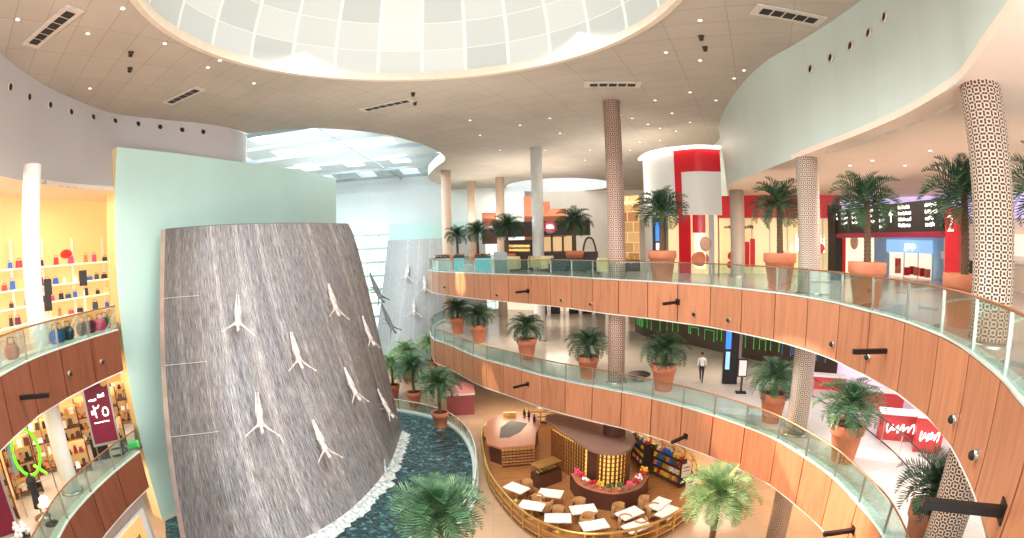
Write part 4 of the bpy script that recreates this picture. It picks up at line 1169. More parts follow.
MB().add([(-1.22,-1.22,1.88),(1.22,-1.22,1.88),(1.22,1.22,1.88),(-1.22,1.22,1.88),(-.4,-.4,2.4),(.4,-.4,2.4),(.4,.4,2.4),(-.4,.4,2.4)], [(0,1,5,4),(1,2,6,5),(2,3,7,6),(3,0,4,7),(4,5,6,7)]).build('roof', MATS['tent_pink'], kt)
# roll-up sign on the ground floor right of the cafe
rs_ = thing('banner_stand', 'white banner stand with blue marks on the floor right of the cafe', 'banner', (13.0,24.2,0), R(-28))
MB().box((0,0,1.0),(1.0,.05,1.9)).build('banner_sheet', MATS['white_paint'], rs_); MB().box((0,0,.04),(1.05,.3,.08)).build('foot', MATS['steel'], rs_)
mb = MB(); 
for k in range(4): strokes(mb, Vector((-.35,0)), Vector((.3,0)), .7+k*.28, .04, .14, k)
mb.build('lettering', MATS['blue_box'], rs_)
# white low planter tables under the big right palm
sb = thing('round_bench', 'white round bench ring around the pale green palm right of the cafe', 'bench', pol(25.8,16.8)[:]  )
MB().lathe([(1.9,0),(1.9,.42),(1.2,.42),(1.2,0)], 32, caps=False).build('bench_ring', MATS['white_paint'], sb, 'q')
m, nt, p = base_mat('scroll_pattern')
# pool-side balustrade
gallery_P = [q for q in PE if q.x > -13.5]
pb = thing('balustrade', 'low glass balustrade with pale rail along the pool edge', 'balustrade', (-2.8,28,0), world=True)
P = resample(offset(gallery_P, .0), 1.5)
inn = offset(P, -.25)
for i in range(len(P)-1):
    a, b = inn[i], inn[i+1]; d = b-a
    MB().obox(a+d*.02, b-d*.02, .014, .25, 1.0).build('glass_pane', MATS['rail_glass'], pb)
    MB().box((a.x,a.y,.64),(.05,.05,.84)).build('post', MATS['steel'], pb)
MB().tube([(q.x,q.y,1.06) for q in offset(gallery_P, -.25)], .035, 6).build('handrail', MATS['white_paint'], pb, True)
# ------------------------------------------------------------------ figures
from mathutils.bvhtree import BVHTree
def skin_mesh(name, joints, edges, levels=1, root=0):
    """joints: list of (pos, rx, ry); grown into one continuous surface"""
    me = bpy.data.meshes.new(name); me.from_pydata([j[0] for j in joints], edges, [])
    o = bpy.data.objects.new(name, me); COL.objects.link(o)
    md = o.modifiers.new('skin', 'SKIN'); md.use_smooth_shade = True
    for i, j in enumerate(joints):
        v = me.skin_vertices[0].data[i]; v.radius = (j[1], j[2] if len(j) > 2 else j[1]); v.use_root = (i == root)
    s = o.modifiers.new('sub', 'SUBSURF'); s.levels = levels; s.render_levels = levels
    dg = bpy.context.evaluated_depsgraph_get(); dg.update()
    r = bpy.data.meshes.new_from_object(o.evaluated_get(dg)); r.name = name
    bpy.data.objects.remove(o); bpy.data.meshes.remove(me)
    return r
def hand(J, E, wrist, prev, s=1.0, spread=None, curl=.15):
    """palm, four unequal fingers and a thumb grown from the wrist joint"""
    w = Vector(J[wrist][0]); d = (w-Vector(J[prev][0])).normalized()
    sd = (spread or d.cross(Vector((0,1,0)))).normalized(); up = sd.cross(d).normalized()
    J.append((w+d*.045*s, .02*s, .014*s)); E.append((wrist, len(J)-1)); pm = len(J)-1
    for k, L in zip((-1.5,-.5,.5,1.5), (.06,.078,.082,.07)):
        a = w+d*.09*s+sd*k*.019*s; b = a+(d+sd*k*.06+up*curl).normalized()*L*.55*s; c = b+(d+up*curl*2).normalized()*L*.45*s
        J.append((a,.0095*s)); E.append((pm,len(J)-1)); J.append((b,.0085*s)); E.append((len(J)-2,len(J)-1)); J.append((c,.007*s)); E.append((len(J)-2,len(J)-1))
    a = w+d*.03*s-sd*.035*s; b = a+(d*.8-sd*.7).normalized()*.045*s
    J.append((a,.0105*s)); E.append((wrist,len(J)-1)); J.append((b,.008*s)); E.append((len(J)-2,len(J)-1))
# diver: head down, feet together above, arms swept out and down. local z = up the wall, y = away from the wall (towards viewer is -y)
J = []; E = []
def add(p, rx, ry=None, par=None):
    J.append((Vector(p), rx, ry or rx)); i = len(J)-1
    if par is not None: E.append((par, i))
    return i
pel = add((0,-.30,.02), .14, .13)
waist = add((0,-.36,-.18), .13, .11, pel); chest = add((0,-.46,-.40), .165, .13, waist); neck = add((0,-.54,-.60), .055, .055, chest)
hd = add((0,-.62,-.72), .085, .095, neck); hd2 = add((0,-.68,-.86), .07, .08, hd)
for s in (-1,1):
    hp = add((s*.085,-.27,.10), .125, .12, pel); kn = add((s*.07,-.18,.42), .066, .07, hp); ca = add((s*.065,-.13,.58), .062, .066, kn); an = add((s*.055,-.06,.80), .036, .036, ca); to = add((s*.05,-.03,1.0), .036, .028, an)
    sh = add((s*.19,-.49,-.50), .06, .06, chest); el = add((s*.40,-.55,-.66), .042, .042, sh); wr = add((s*.62,-.62,-.82), .028, .028, el); hand(J, E, wr, el, 1.05, Vector((0,-.2,1)))
diver_me = skin_mesh('diver_body', J, E, 1)
m, nt, p = base_mat('diver_silver')
nn_ = node(nt, 'ShaderNodeTexNoise', i_Scale=5.0, i_Detail=3.0); nt.links.new(mapping(nt), nn_.inputs['Vector'])
nt.links.new(ramp(nt, nn_.outputs['Fac'], [(.35, rgb(206,196,190)), (.65, rgb(246,244,242))]), p.inputs['Base Color']); p.inputs['Roughness'].default_value = .35; p.inputs['Metallic'].default_value = .15
diver_me.materials.append(MATS['diver_silver'])
rod_me = MB().tube([(0,.12,.1),(0,-.22,.06)], .035, 6).tube([(0,.12,-.2),(0,-.32,-.2)], .035, 6).mesh('wall_bracket', MATS['steel'])
def bv(rows):
    n = len(rows[0]); vs = [Vector(p) for r in rows for p in r]
    return BVHTree.FromPolygons(vs, [(j*n+i, j*n+i+1, (j+1)*n+i+1, (j+1)*n+i) for j in range(len(rows)-1) for i in range(n-1)])
BV1, BV2 = bv(fr), bv(rows2)
def diver(bvh, px, py, label, s=1.0, lean=0.0, group=None):
    hit = bvh.ray_cast(Vector((0,0,EYE)), Vector(ray(px, py)))
    if hit[0] is None: hit = bvh.find_nearest(ond(px, py, 29))
    p, nrm = hit[0], hit[1]
    if nrm.y > 0: nrm = -nrm
    y = -nrm; z = (Vector((0,0,1))-nrm*nrm.z).normalized(); x = y.cross(z).normalized()
    z = (z*math.cos(lean)+x*math.sin(lean)).normalized(); x = y.cross(z).normalized()
    t = thing('diver_sculpture', label, 'sculpture', p+nrm*.12, 0, group)
    t.matrix_world = Matrix.LocRotScale(p+nrm*.1, Matrix((x,y,z)).transposed().to_quaternion(), (s,s,s))
    for nm, me in (('body', diver_me), ('wall_bracket', rod_me)):
        o = bpy.data.objects.new(nm, me); COL.objects.link(o); o.parent = t
    return t
dl = 'white diving figure on the large waterfall, '
diver(BV1, 236, 317, dl+'upper left one', 1.12, R(13))
diver(BV1, 328, 303, dl+'highest one near the right side', 1.12, R(14))
diver(BV1, 292, 354, dl+'below and right of the upper left figure', 1.15, R(12))
diver(BV1, 346, 387, dl+'right of the middle figure, halfway down', 1.12, R(14))
diver(BV1, 379, 406, dl+'lowest one close to the right edge', 1.1, R(14))
diver(BV1, 257, 416, dl+'lower left one', 1.15, R(13))
diver(BV1, 316, 442, dl+'lowest one in the middle', 1.15, R(12))
diver(BV1, 362, 333, dl+'near the right edge below the highest figure', 1.08, R(15))
dk = diver_me.copy(); dk.materials.clear(); matte('diver_shade', rgb(126,138,142), .4, var=.1); dk.materials.append(MATS['diver_shade'])  # darker copy of the figure, its shade put into the colour
def edge_diver(px, py, D, label, rz):
    p = ond(px, py, D); t = thing('diver_sculpture', label, 'sculpture', p, 0)
    t.rotation_euler = (0, R(-12), rz); t.scale = (1.15,)*3
    o = bpy.data.objects.new('body', dk); COL.objects.link(o); o.parent = t
    o = bpy.data.objects.new('wall_bracket', rod_me); COL.objects.link(o); o.parent = t
edge_diver(372, 289, 32.2, 'shaded diving figure seen sideways beyond the right edge of the large waterfall, upper of two', R(75))
edge_diver(384, 320, 32.8, 'shaded diving figure seen sideways beyond the right edge of the large waterfall, lower of two', R(75))
d2 = 'small pale diving figure on the smaller waterfall, '
for x, y, l in ((408,274,'highest'),(424,286,'right-hand one near the gallery tip'),(414,309,'lowest')):
    diver(BV2, x, y, d2+l, 1.25, R(4))
# ------------------------------------------------------------------ people
matte('skin', rgb(190,140,112), .6, var=.05); matte('hair_black', rgb(28,22,20), .6, var=.1)
matte('cloth_white', rgb(240,240,240), .7, var=.03); matte('cloth_black', rgb(34,34,38), .7, var=.1)
def person(label, loc, rz, pose, shirt, trousers):
    J.clear(); E.clear()
    H = 1.0; st, ra, la, sit = pose
    pel = add((0,0,.93), .13, .10); wa = add((0,.0,1.08), .12, .09, pel); ch = add((0,0,1.28), .15, .105, wa); nk = add((0,-.01,1.46), .052, .052, ch)
    h1 = add((0,-.025,1.56), .075, .085, nk); h2 = add((0,-.02,1.67), .07, .085, h1)
    add((0,-.115,1.585), .014, .014, h1)
    for s in (-1,1):
        add((s*.083,-.01,1.585), .013, .02, h1)
        f = st*s
        hp = add((s*.09,0,.86), .09, .09, pel); kn = add((s*.095,-f*.16-.02*abs(st),.49), .062, .062, hp); an = add((s*.095,-f*.3+(.06 if f < 0 else 0),.09), .042, .042, kn); add((s*.1,-f*.3-.13,.035), .035, .028, an)
        sh = add((s*.19,0,1.36), .06, .06, ch)
        a = ra if s > 0 else la
        el = add((s*(.23+.05*a),.03-.1*a,1.09), .042, .042, sh); wr = add((s*(.23-.03*a),-.06-.3*a+f*.1,.88+.18*a), .028, .028, el); hand(J, E, wr, el, 1.0, Vector((0,1,0)) if a < .5 else Vector((1,0,0)), .25)
    me = skin_mesh('body', J, E, 1)
    for mm in (shirt, trousers, 'skin', 'black_metal'): me.materials.append(MATS[mm])
    for pgn in me.polygons:
        c = pgn.center
        pgn.material_index = 3 if c.z < .075 else 1 if c.z < .97 and abs(c.x) < .19 else 2 if c.z > 1.44 or (abs(c.x) > .19 and c.z < .93+.2*max(ra,la)) else 0
        pgn.use_smooth = True
    t = thing('person', label, 'person', loc, rz)
    o = bpy.data.objects.new('body', me); COL.objects.link(o); o.parent = t
    MB().ball((0,.012,1.665), .092, 10, (.95,1.12,.95)).build('hair', MATS['hair_black'], t, True)
    mb = MB()
    for s in (-1,1): mb.ball((s*.03,-.105,1.605), .011, 6)
    mb.build('eyes', MATS['cloth_black'], t, True)
    MB().box((0,-.108,1.535),(.045,.012,.01)).build('mouth', MATS['red_deep'], t)
    return t
pp_ = onz(701, 382, Z1)
person('person in white shirt and dark trousers walking on the lower right gallery', pp_, R(150), (1.0,.1,.1,0), 'cloth_white', 'cloth_black')
# ------------------------------------------------------------------ left shops
warm_arc = catmull([Vector(pol(a,d)[:2]) for a,d in ((-46.9,30.5),(-53,28.5),(-60,26),(-68,22.5),(-80,17.5),(-95,13))], 8)
glow('shop_amber_glow', rgb(244,192,132), .45); glow('shop_ochre_glow', rgb(240,190,126), .4); glow('shelf_glow', rgb(255,236,206), .8)  # shop walls and shelf boards glow to carry the lit interior themselves
tiles('shop_tiles', rgb(236,196,130), rgb(214,166,100), .9, .45, .5, .02, .1)
struct(MB().grid([[(q.x,q.y,L2) for q in warm_arc],[(q.x,q.y,ZSL) for q in warm_arc]]).build('wall_shop', MATS['shop_amber_glow'], None, True))
struct(MB().grid([[(q.x,q.y,L1) for q in warm_arc],[(q.x,q.y,L2-1.6) for q in warm_arc]]).build('wall_shop', MATS['shop_ochre_glow'], None, True))
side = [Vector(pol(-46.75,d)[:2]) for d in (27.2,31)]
for z0, z1, mt in ((L2,ZSL,'shop_amber_glow'),(L1,L2-1.6,'shop_ochre_glow')):
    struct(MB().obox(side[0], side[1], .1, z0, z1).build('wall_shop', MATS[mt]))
low = offset(LE, .55)
matte('lower_wall', rgb(206,198,190), .5, var=.03)
struct(MB().grid([[(q.x,q.y,0) for q in low],[(q.x,q.y,L1-1.6) for q in low]]).build('wall_left', MATS['lower_wall'], None, True))
# lit shop window low on that wall
def edgepoint(curve, az):
    return min(curve, key=lambda q: abs(math.degrees(math.atan2(q.x,q.y))-az))
LWf = catmull(low, 6)
a, b = edgepoint(LWf, -54.5), edgepoint(LWf, -49.2); d = (b-a).normalized(); nn = Vector((d.y,-d.x))
if nn.dot(-a) < 0: nn = -nn
lw = thing('shop_window', 'lit orange window with a red and green sign, low on the left wall', 'window sign', (a.x,a.y,1.2), world=True)
zc = 2.15
MB().obox(a+nn*.12, b+nn*.12, .1, zc-1.5, zc+.85).build('white_surround', MATS['white_paint'], lw)
MB().obox(a+nn*.2, b-d*.5+nn*.2, .06, zc-1.5, zc+.7).build('orange_panel', MATS['shop_ochre_glow'], lw)
mb = MB(); strokes(mb, a+d*.5+nn*.22, b-d*1.0+nn*.22, zc-.35, .05, .5, 2); mb.build('green_lettering', MATS['leaf_small'], lw)
mb = MB(); strokes(mb, a+d*.9+nn*.22, b-d*.9+nn*.22, zc-.75, .06, .36, 8); mb.build('red_lettering', MATS['red_gloss'], lw)
# ---- upper left bag shop
goods = ['red_gloss','brown_dark','white_paint','terracotta','blue_box','maroon','gold_paint','teal_fabric','slate_fabric','pink_petals']
us = thing('wall_shelving', 'backlit wall shelving of the upper left bag shop', 'shelving', (pol(-54,28).x,pol(-54,28).y,L2), world=True)
shelf_arc = offset(warm_arc, .45)
if (shelf_arc[10]-Vector((0,0))).length > warm_arc[10].length: shelf_arc = offset(warm_arc, -.45)
inarc = [q for q in shelf_arc if -88 < math.degrees(math.atan2(q.x,q.y)) < -47.6]
LV = [.45,1.25,2.05,3.0]
for z in LV:
    MB().grid([[(q.x,q.y,L2+z) for q in inarc],[(q.x*1.013,q.y*1.013,L2+z) for q in inarc],[(q.x*1.013,q.y*1.013,L2+z+.07) for q in inarc],[(q.x,q.y,L2+z+.07) for q in inarc],[(q.x,q.y,L2+z) for q in inarc]]).build('shelf', MATS['shelf_glow'], us)
for az in (-48.5,-52,-55.6,-59.3,-63.5,-68):
    q = edgepoint(catmull(inarc,4), az); MB().box((q.x*1.012,q.y*1.012,L2+2.2),(.16,.12,4.4), R(-az)).build('upright', MATS['plaster_warm'], us)
rnd = random.Random(21); lvl = ['lowest','second','third','top']
fine_arc = resample(inarc, .05)
for li, z in enumerate(LV):
    i = rnd.randint(3, 12)
    while i < len(fine_arc)-8 and math.degrees(math.atan2(fine_arc[i].x,fine_arc[i].y)) > -66:
        q = fine_arc[i]; w_, h_ = rnd.uniform(.2,.42), rnd.uniform(.25,.55)
        t = thing('handbag', 'small handbag on the '+lvl[li]+' backlit shelf of the upper left shop', 'bag', (q.x*1.006,q.y*1.006,L2+z+.08), R(-math.degrees(math.atan2(q.x,q.y))), 'handbags on the '+lvl[li]+' backlit shelf')
        mt = MATS[rnd.choice(goods)]
        MB().box((0,0,h_*.38),(w_,.14,h_*.76),0,.82).build('bag_body', mt, t)
        MB().tube([(-w_*.25,0,h_*.74),(-w_*.2,0,h_*1.0),(w_*.2,0,h_*1.0),(w_*.25,0,h_*.74)], .015, 5).build('handle', mt, t)
        i += rnd.randint(10, 24)
# dark tall speakers / panels on the shop wall
for k, (x, y) in enumerate(((48,287),(48,303),(83,278))):
    p = ond(x, y, 25.6); o = MB().box((0,0,0),(.42,.12,.72), R(55)).build('wall_display', MATS['dark_paint']); o.location = p
    st_ = MB().box((0,0,-(p.z-L2)/2-.36+0.0),(.1,.1,max(.1,p.z-L2-.36)), R(55)).build('stand', MATS['plaster_warm'], o)
    tag(o, ['dark upright display panel in the bag shop, upper of the two at the left','dark upright display panel in the bag shop, lower of the two at the left','dark upright display panel in the bag shop, right-hand one'][k], 'display panel')
# red wall ornament high on the wall
p = ond(66, 254, 27.2); o = MB().ball((0,0,0), .5, 8, (1.1,.3,.45)).build('wall_ornament', MATS['red_gloss'], None, True); o.location = p
tag(o, 'red ornament high on the warm wall of the upper left shop', 'ornament')
# row of bags on the ledge behind the balustrade
LEf = catmull(LE, 6)
ledge_in = offset(LE, .35); lg = [q for q in ledge_in if -72 < math.degrees(math.atan2(q.x,q.y)) < -47.2]
lo_ = offset(lg, .6)
lt = thing('display_ledge', 'white display ledge with a row of colourful bags behind the upper left balustrade', 'ledge', (lg[5].x,lg[5].y,L2), world=True)
MB().grid([[(q.x,q.y,L2) for q in lg],[(q.x,q.y,L2+.14) for q in lg],[(q.x,q.y,L2+.14) for q in lo_],[(q.x,q.y,L2) for q in lo_]]).build('plinth', MATS['plaster_white'], lt)
lgf = catmull(offset(lg, .3), 5)
bagc = [('blue','blue_box'),('teal','teal_fabric'),('slate grey','slate_fabric'),('dark brown','brown_dark'),('maroon','maroon'),('pink','pink_petals'),('green','leaf_small'),('white','white_paint'),('terracotta','terracotta')]
azs = [-54.9,-54.4,-53.3,-51.6,-50.6,-49.4,-48.6,-62.6,-60.2]
for (cn, mt), az in zip(bagc, azs):
    q = edgepoint(lgf, az)
    t = thing('tote_bag', cn+' bag standing on the white ledge behind the upper left balustrade', 'bag', (q.x,q.y,L2+.146), R(-az), 'bags on the white ledge')
    MB().lathe([(.2,0),(.27,.12),(.28,.3),(.2,.46),(.19,.46)], 14, (0,0,0), caps=False).build('bag_body', MATS[mt], t, 'q')
    MB().lathe([(.001,.44),(.2,.45)], 14, caps=False).build('bag_top', MATS['brown_dark'], t)
    MB().tube([(-.13,0,.44),(-.1,0,.66),(.1,0,.66),(.13,0,.44)], .018, 5).build('handle', MATS['brown_dark'], t)
# ---- lower left shop: rows of display units full of shoes and boxes
unit_i = 0
names_u = ['nearest the teal wall','second from the teal wall','behind the tall banner','left of the tall banner','behind the white column','behind the green neon letter','left of the green neon letter','furthest left']
for ring, (dd_, hh) in enumerate(((5.2,2.2),(2.9,1.25))):
    for k, az in enumerate((-47.9,-50.2,-52.6,-55.4,-58.6,-62.2,-66.4,-71.0)):
        if ring == 1 and k in (0,2,4,5,6,7): continue
        e = edgepoint(LEf, max(az,-70)); D = e.length+dd_; p = pol(az, D)
        nm = ('tall' if ring == 0 else 'low')+' shop unit '+names_u[k]
        t = thing('shop_unit', nm+', lower left shop', 'shop unit', (p.x,p.y,L1), R(-az))
        w_ = 1.25
        for s in (-1,1): MB().box((s*w_/2,0,hh/2),(.06,.5,hh)).build('side_panel', MATS['walnut'], t)
        nsh = 4 if ring == 0 else 2
        for j in range(nsh): MB().box((0,0,.2+j*hh/nsh),(w_,.48,.05)).build('shelf', MATS['gold_paint' if j % 2 else 'walnut'], t)
        MB().box((0,.24,hh/2),(w_,.03,hh)).build('back_panel', MATS['shop_ochre_glow'], t)
        r2 = random.Random(k*10+ring); c, s_ = math.cos(R(-az)), math.sin(R(-az))
        for j in range(nsh):
            u = -w_/2+.16
            while u < w_/2-.12:
                ww, h2 = r2.uniform(.16,.3), r2.uniform(.12,.34)
                o = MB().box((0,0,h2/2),(ww,.3,h2),0,.75).build('boxed_goods', MATS[r2.choice(['brown_dark','black_metal','white_paint','terracotta','walnut','plaster_warm','maroon','cushion_tan'])])
                o.location = (p.x+u*c+.04*s_, p.y+u*s_-.04*c, L1+.232+j*hh/nsh); o.rotation_euler.z = R(-az)
                tag(o, 'small item on the '+nm, 'goods', 'goods on the '+nm); u += ww+.08
# banners
def banner(px0, py0, D, w_, h_, zb, label, tilt=0):
    p = ond(px0, py0, D); az = azof(px0, py0)
    t = thing('banner_stand', label, 'banner', (p.x,p.y,L1), R(-az+tilt)); z0 = zb
    MB().box((0,0,z0+h_/2),(w_,.12,h_)).build('silver_frame', MATS['steel'], t)
    MB().box((0,-.075,z0+h_/2),(w_-.2,.03,h_-.24)).build('maroon_sheet', MATS['maroon'], t)
    for s in (-1,1): MB().tube([(s*w_*.42,0,0),(s*w_*.42,0,z0+.1)], .035, 6).build('post', MATS['steel'], t)
    return t
bt = banner(101, 417, 21.7, 1.3, 2.95, .75, 'tall maroon sale banner with white Arabic numerals, right of the white column')
me = textmesh('\u0662\u0665', .78, .01); 
f = Vector((0,-1,0)); me.transform(Matrix(((1,0,0,.06),(0,0,-1,-.1),(0,1,0,.75+1.45),(0,0,0,1)))); me.materials.clear(); me.materials.append(MATS['white_sign'])
o = bpy.data.objects.new('numerals', me); COL.objects.link(o); o.parent = bt
mb = MB(); strokes(mb, Vector((-.42,-.075)), Vector((-.05,-.075)), .75+1.92, .03, .12, 2); strokes(mb, Vector((.02,-.075)), Vector((.35,-.075)), .75+2.02, .03, .22, 3)
strokes(mb, Vector((-.4,-.075)), Vector((-.2,-.075)), .75+1.35, .03, .2, 5); strokes(mb, Vector((-.36,-.075)), Vector((.36,-.075)), .75+.98, .03, .07, 6); mb.build('sale_lettering', MATS['white_sign'], bt)
dsc = MB(); 
for k in range(18): pass
disc((.4,-.1,.75+2.62), Vector((0,-1)), .17, 18, .02).build('yellow_spot', MATS['yellow_petals'], bt)
bt2 = banner(-2, 520, 16.2, 1.3, 2.9, .5, 'maroon banner in a silver frame cut off by the lower left corner')
# neon letter
glow('neon_green', rgb(100,230,40), 1.1); glow('neon_lime', rgb(140,235,50), 1.0)
p = ond(26, 452, 18.4); az = azof(26, 452)
nq = thing('neon_letter', 'glowing green neon letter Q on a thin frame behind the lower left balustrade', 'neon sign', (p.x,p.y,L1), R(-az))
zc = p.z-L1
lettering_pts = [(.52*math.cos(2*math.pi*k/28), -.03, zc+.82*math.sin(2*math.pi*k/28)) for k in range(29)]
MB().tube(lettering_pts, .055, 8).build('neon_tube', MATS['neon_green'], nq, True)
MB().tube([(.15,-.03,zc-.5),(.58,-.03,zc-.92)], .055, 8).build('neon_tail', MATS['neon_lime'], nq, True)
for s in (-.75,.78): MB().tube([(s,0,0),(s,0,zc+1.25)], .03, 6).build('frame_post', MATS['steel'], nq)
MB().tube([(-.75,0,zc+1.2),(.78,0,zc+1.2)], .025, 6).build('frame_bar', MATS['steel'], nq)
MB().tube([(-.75,0,zc-1.1),(.78,0,zc-1.1)], .025, 6).build('frame_bar', MATS['steel'], nq)
MB().box((-.62,.02,zc),(.16,.05,1.4)).build('backing_plate', MATS['screen_grey'], nq)
# mannequin-like stand in black and a white hat stand
p = ond(37, 500, 17.9)
mq = thing('mannequin', 'black dressed mannequin on a round base below the green neon letter', 'mannequin', (p.x,p.y,L1), .4)
MB().lathe([(.34,0),(.34,.05),(.04,.08),(.03,.45)], 18).build('stand', MATS['steel'], mq, 'q')
MB().lathe([(.22,.42),(.17,.8),(.13,1.05),(.2,1.35),(.19,1.45),(.07,1.55),(.055,1.62),(.001,1.64)], 20, caps=False).build('torso', MATS['cloth_black'], mq, 'q')
p = ond(46, 507, 17.2)
ht = thing('hat_stand', 'pale round hat on a small stand beside the black mannequin', 'hat stand', (p.x,p.y,L1))
MB().lathe([(.26,0),(.26,.04),(.025,.06),(.025,.72)], 16).build('stand', MATS['black_metal'], ht, 'q')
MB().lathe([(.3,.72),(.3,.75),(.2,.77),(.19,.96),(.1,1.03),(.001,1.04)], 20, caps=False).build('hat', MATS['plaster_white'], ht, 'q')
p = ond(17, 522, 15.9)
wf = thing('flower_pot', 'round pot of white blooms behind the lower left balustrade near the corner banner', 'flowers', (p.x,p.y,L1))
MB().lathe([(.2,0),(.3,.55),(.27,.55)], 18).build('pot', MATS['brown_dark'], wf, 'q')
mb = MB(); rnd = random.Random(5)
for k in range(22): mb.ball((rnd.uniform(-.24,.24),rnd.uniform(-.24,.24),.6+rnd.uniform(0,.3)), .085, 5)
mb.build('blooms', MATS['white_petals'], wf, True)
p = ond(122, 452, 22.2)
person('person in white shirt and dark trousers beside the maroon banner on the lower left gallery', (p.x,p.y,L1), R(-60), (.5,.3,.2,0), 'cloth_white', 'cloth_black')
p = ond(134, 447, 22.6); gb = thing('display_bin', 'green-lit display bin at the right end of the lower left gallery', 'bin', (p.x,p.y,L1), R(48))
glow('green_glow', rgb(30,200,90), .5)
MB().box((0,0,.2),(.55,.4,.2)).build('green_tray', MATS['green_glow'], gb)
for s in (-1,1): MB().box((s*.36,0,.05),(.06,.4,.1)).build('leg', MATS['black_metal'], gb)
p = ond(103, 452, 22.0); bc = thing('black_cabinet', 'black low cabinet under the maroon banner', 'cabinet', (p.x-.1,p.y+.4,L1), R(50))
MB().box((0,0,.5),(1.5,.6,1.0)).build('carcass', MATS['black_metal'], bc)
for k in range(3): MB().box((.35,-.31,.22+k*.3),(.6,.03,.2)).build('drawer', MATS['plaster_warm'], bc)

# ------------------------------------------------------------------ lower right gallery: hoarding, totem, sign, shops
HB = catmull([Vector(pol(a,d)[:2]) for a,d in ((14.8,43),(16.6,40),(21.5,37.4),(26,34.8),(30.1,32.9),(35,31.2),(39.6,29.8))], 6)
tiles('hoarding_dark', rgb(76,62,52), rgb(54,42,36), 2.4, 8, .3, .01, .06)
hb = thing('hoarding', 'long dark shop hoarding with glowing green skyline outlines on the lower gallery', 'hoarding', (HB[12].x,HB[12].y,Z1), world=True)
MB().grid([[(q.x,q.y,Z1) for q in HB],[(q.x,q.y,Z2-1.8) for q in HB]]).build('dark_wall', MATS['hoarding_dark'], hb, True)
glow('outline_green', rgb(60,190,80), .7); glow('outline_blue', rgb(60,120,190), .6)
HO = [q*.988 for q in catmull(HB, 4)]
rnd = random.Random(8); i = 4; zt_ = Z2-2.2
while i < len(HO)-8:
    w_ = rnd.randint(3, 6); q0, q1 = HO[i], HO[min(i+w_, len(HO)-1)]; zh = Z1+rnd.uniform(1.4,2.5)
    zb_ = Z1+rnd.uniform(.7,1.0)
    pts = [(q0.x,q0.y,zb_),(q0.x,q0.y,zh),(q1.x,q1.y,zh),(q1.x,q1.y,zb_)]
    MB().tube(pts, .028, 5).build('glowing_outline', MATS['outline_blue' if i > len(HO)*.72 else 'outline_green'], hb); i += w_+rnd.randint(1, 4)
mb = MB(); a, b = HO[-26], HO[-16]; strokes(mb, a, b, Z1+.75, .03, .2, 3); mb.build('white_lettering', MATS['white_sign'], hb)
p = ond(729, 383, 27.0)
tt = thing('display_totem', 'black totem with stacked blue screens on the lower gallery beside the walking person', 'display totem', (p.x,p.y,Z1), R(-20))
MB().box((0,0,1.75),(.85,.5,3.5)).build('cabinet', MATS['black_metal'], tt)
MB().box((-.2,-.26,2.75),(.3,.03,1.5)).build('screen', MATS['blue_screen'], tt); MB().box((-.2,-.26,1.35),(.24,.03,1.0)).build('screen', MATS['sky_blue'], tt)
p = ond(741, 389, 25.2)
si = thing('sign_stand', 'slim sign stand with a white notice right of the black totem', 'sign', (p.x,p.y,Z1), R(-20))
MB().box((0,0,.03),(.55,.4,.06)).build('base', MATS['black_metal'], si); MB().box((0,0,.55),(.12,.06,1.0)).build('stem', MATS['brown_dark'], si)
MB().box((0,0,1.35),(.5,.05,.95)).build('frame', MATS['black_metal'], si); MB().box((0,-.035,1.35),(.4,.02,.82)).build('notice', MATS['white_paint'], si)
# black bench by the rose column
p = ond(629, 381, 26.6); bn_ = thing('low_bench', 'low dark bench at the foot of the rose column on the lower gallery', 'bench', (p.x+.6,p.y,Z1), R(-15))
MB().lathe([(.001,.34),(.62,.34),(.66,.4),(.6,.44),(.001,.44)], 20, caps=False).build('seat', MATS['black_metal'], bn_, 'q'); MB().lathe([(.3,0),(.2,.34)], 14).build('base', MATS['steel'], bn_, 'q')
# far bright shop with black tables at the back
bk = thing('shopfront', 'far bright shopfront with black fittings at the back of the lower gallery', 'shopfront', (pol(6,58).x,pol(6,58).y,Z1), world=True)
MB().obox(pol(-.5,60)[:2], pol(14,56)[:2], .2, Z1, Z2-1.85).build('lit_wall', MATS['shop_pale_glow'], bk)
for az in (3.6,5.2,7.4,9.0,10.6):
    q = pol(az, 55); MB().box((q.x,q.y,Z1+1.5),(1.1,.5,3.0)).build('black_fitting', MATS['black_metal'], bk)
for az in (4.4,6.3,8.2,9.8):
    q = pol(az, 54); MB().box((q.x,q.y,Z1+1.6),(.3,.3,3.2)).build('white_post', MATS['white_paint'], bk)
# pink-lit shops and red counters to the right
glow('pink_lit_wall_glow', rgb(246,214,240), .75)  # white wall whose pink light is put in as a glowing colour
struct(MB().obox(pol(39.6,30.5)[:2], pol(66,27)[:2], .2, Z1, Z2-1.72).build('wall_back', MATS['pink_lit_wall_glow']))
matte('counter_red', rgb(206,70,70), .35, var=.05)
def counter(px, py, w_, h_, rz, label, script=False):
    p = onz(px, py, Z1); t = thing('shop_counter', label, 'counter', p, rz)
    MB().box((0,0,h_/2),(w_,.7,h_)).build('counter_body', MATS['counter_red'], t); MB().box((0,0,h_+.03),(w_+.1,.8,.06)).build('counter_top', MATS['white_paint'], t)
    if script:
        pts = []
        for k in range(40):
            u = k/39; pts.append((-w_*.36+u*w_*.72+.06*math.sin(k*.9+1), -.37, h_*.5+.22*math.sin(k*.95)*(.7+.3*math.sin(k*.4))))
        MB().tube(pts, .035, 5).build('white_script', MATS['white_sign'], t)
    return t
counter(897, 438, 1.9, 1.1, R(-38), 'red shop counter with white script on its front, lower right gallery', True)
counter(925, 450, 1.2, 1.4, R(-42), 'tall red shop counter right of the counter with white script', True)
counter(872, 408, 3.2, .9, R(-38), 'long red counter further back in the pink-lit shop area')
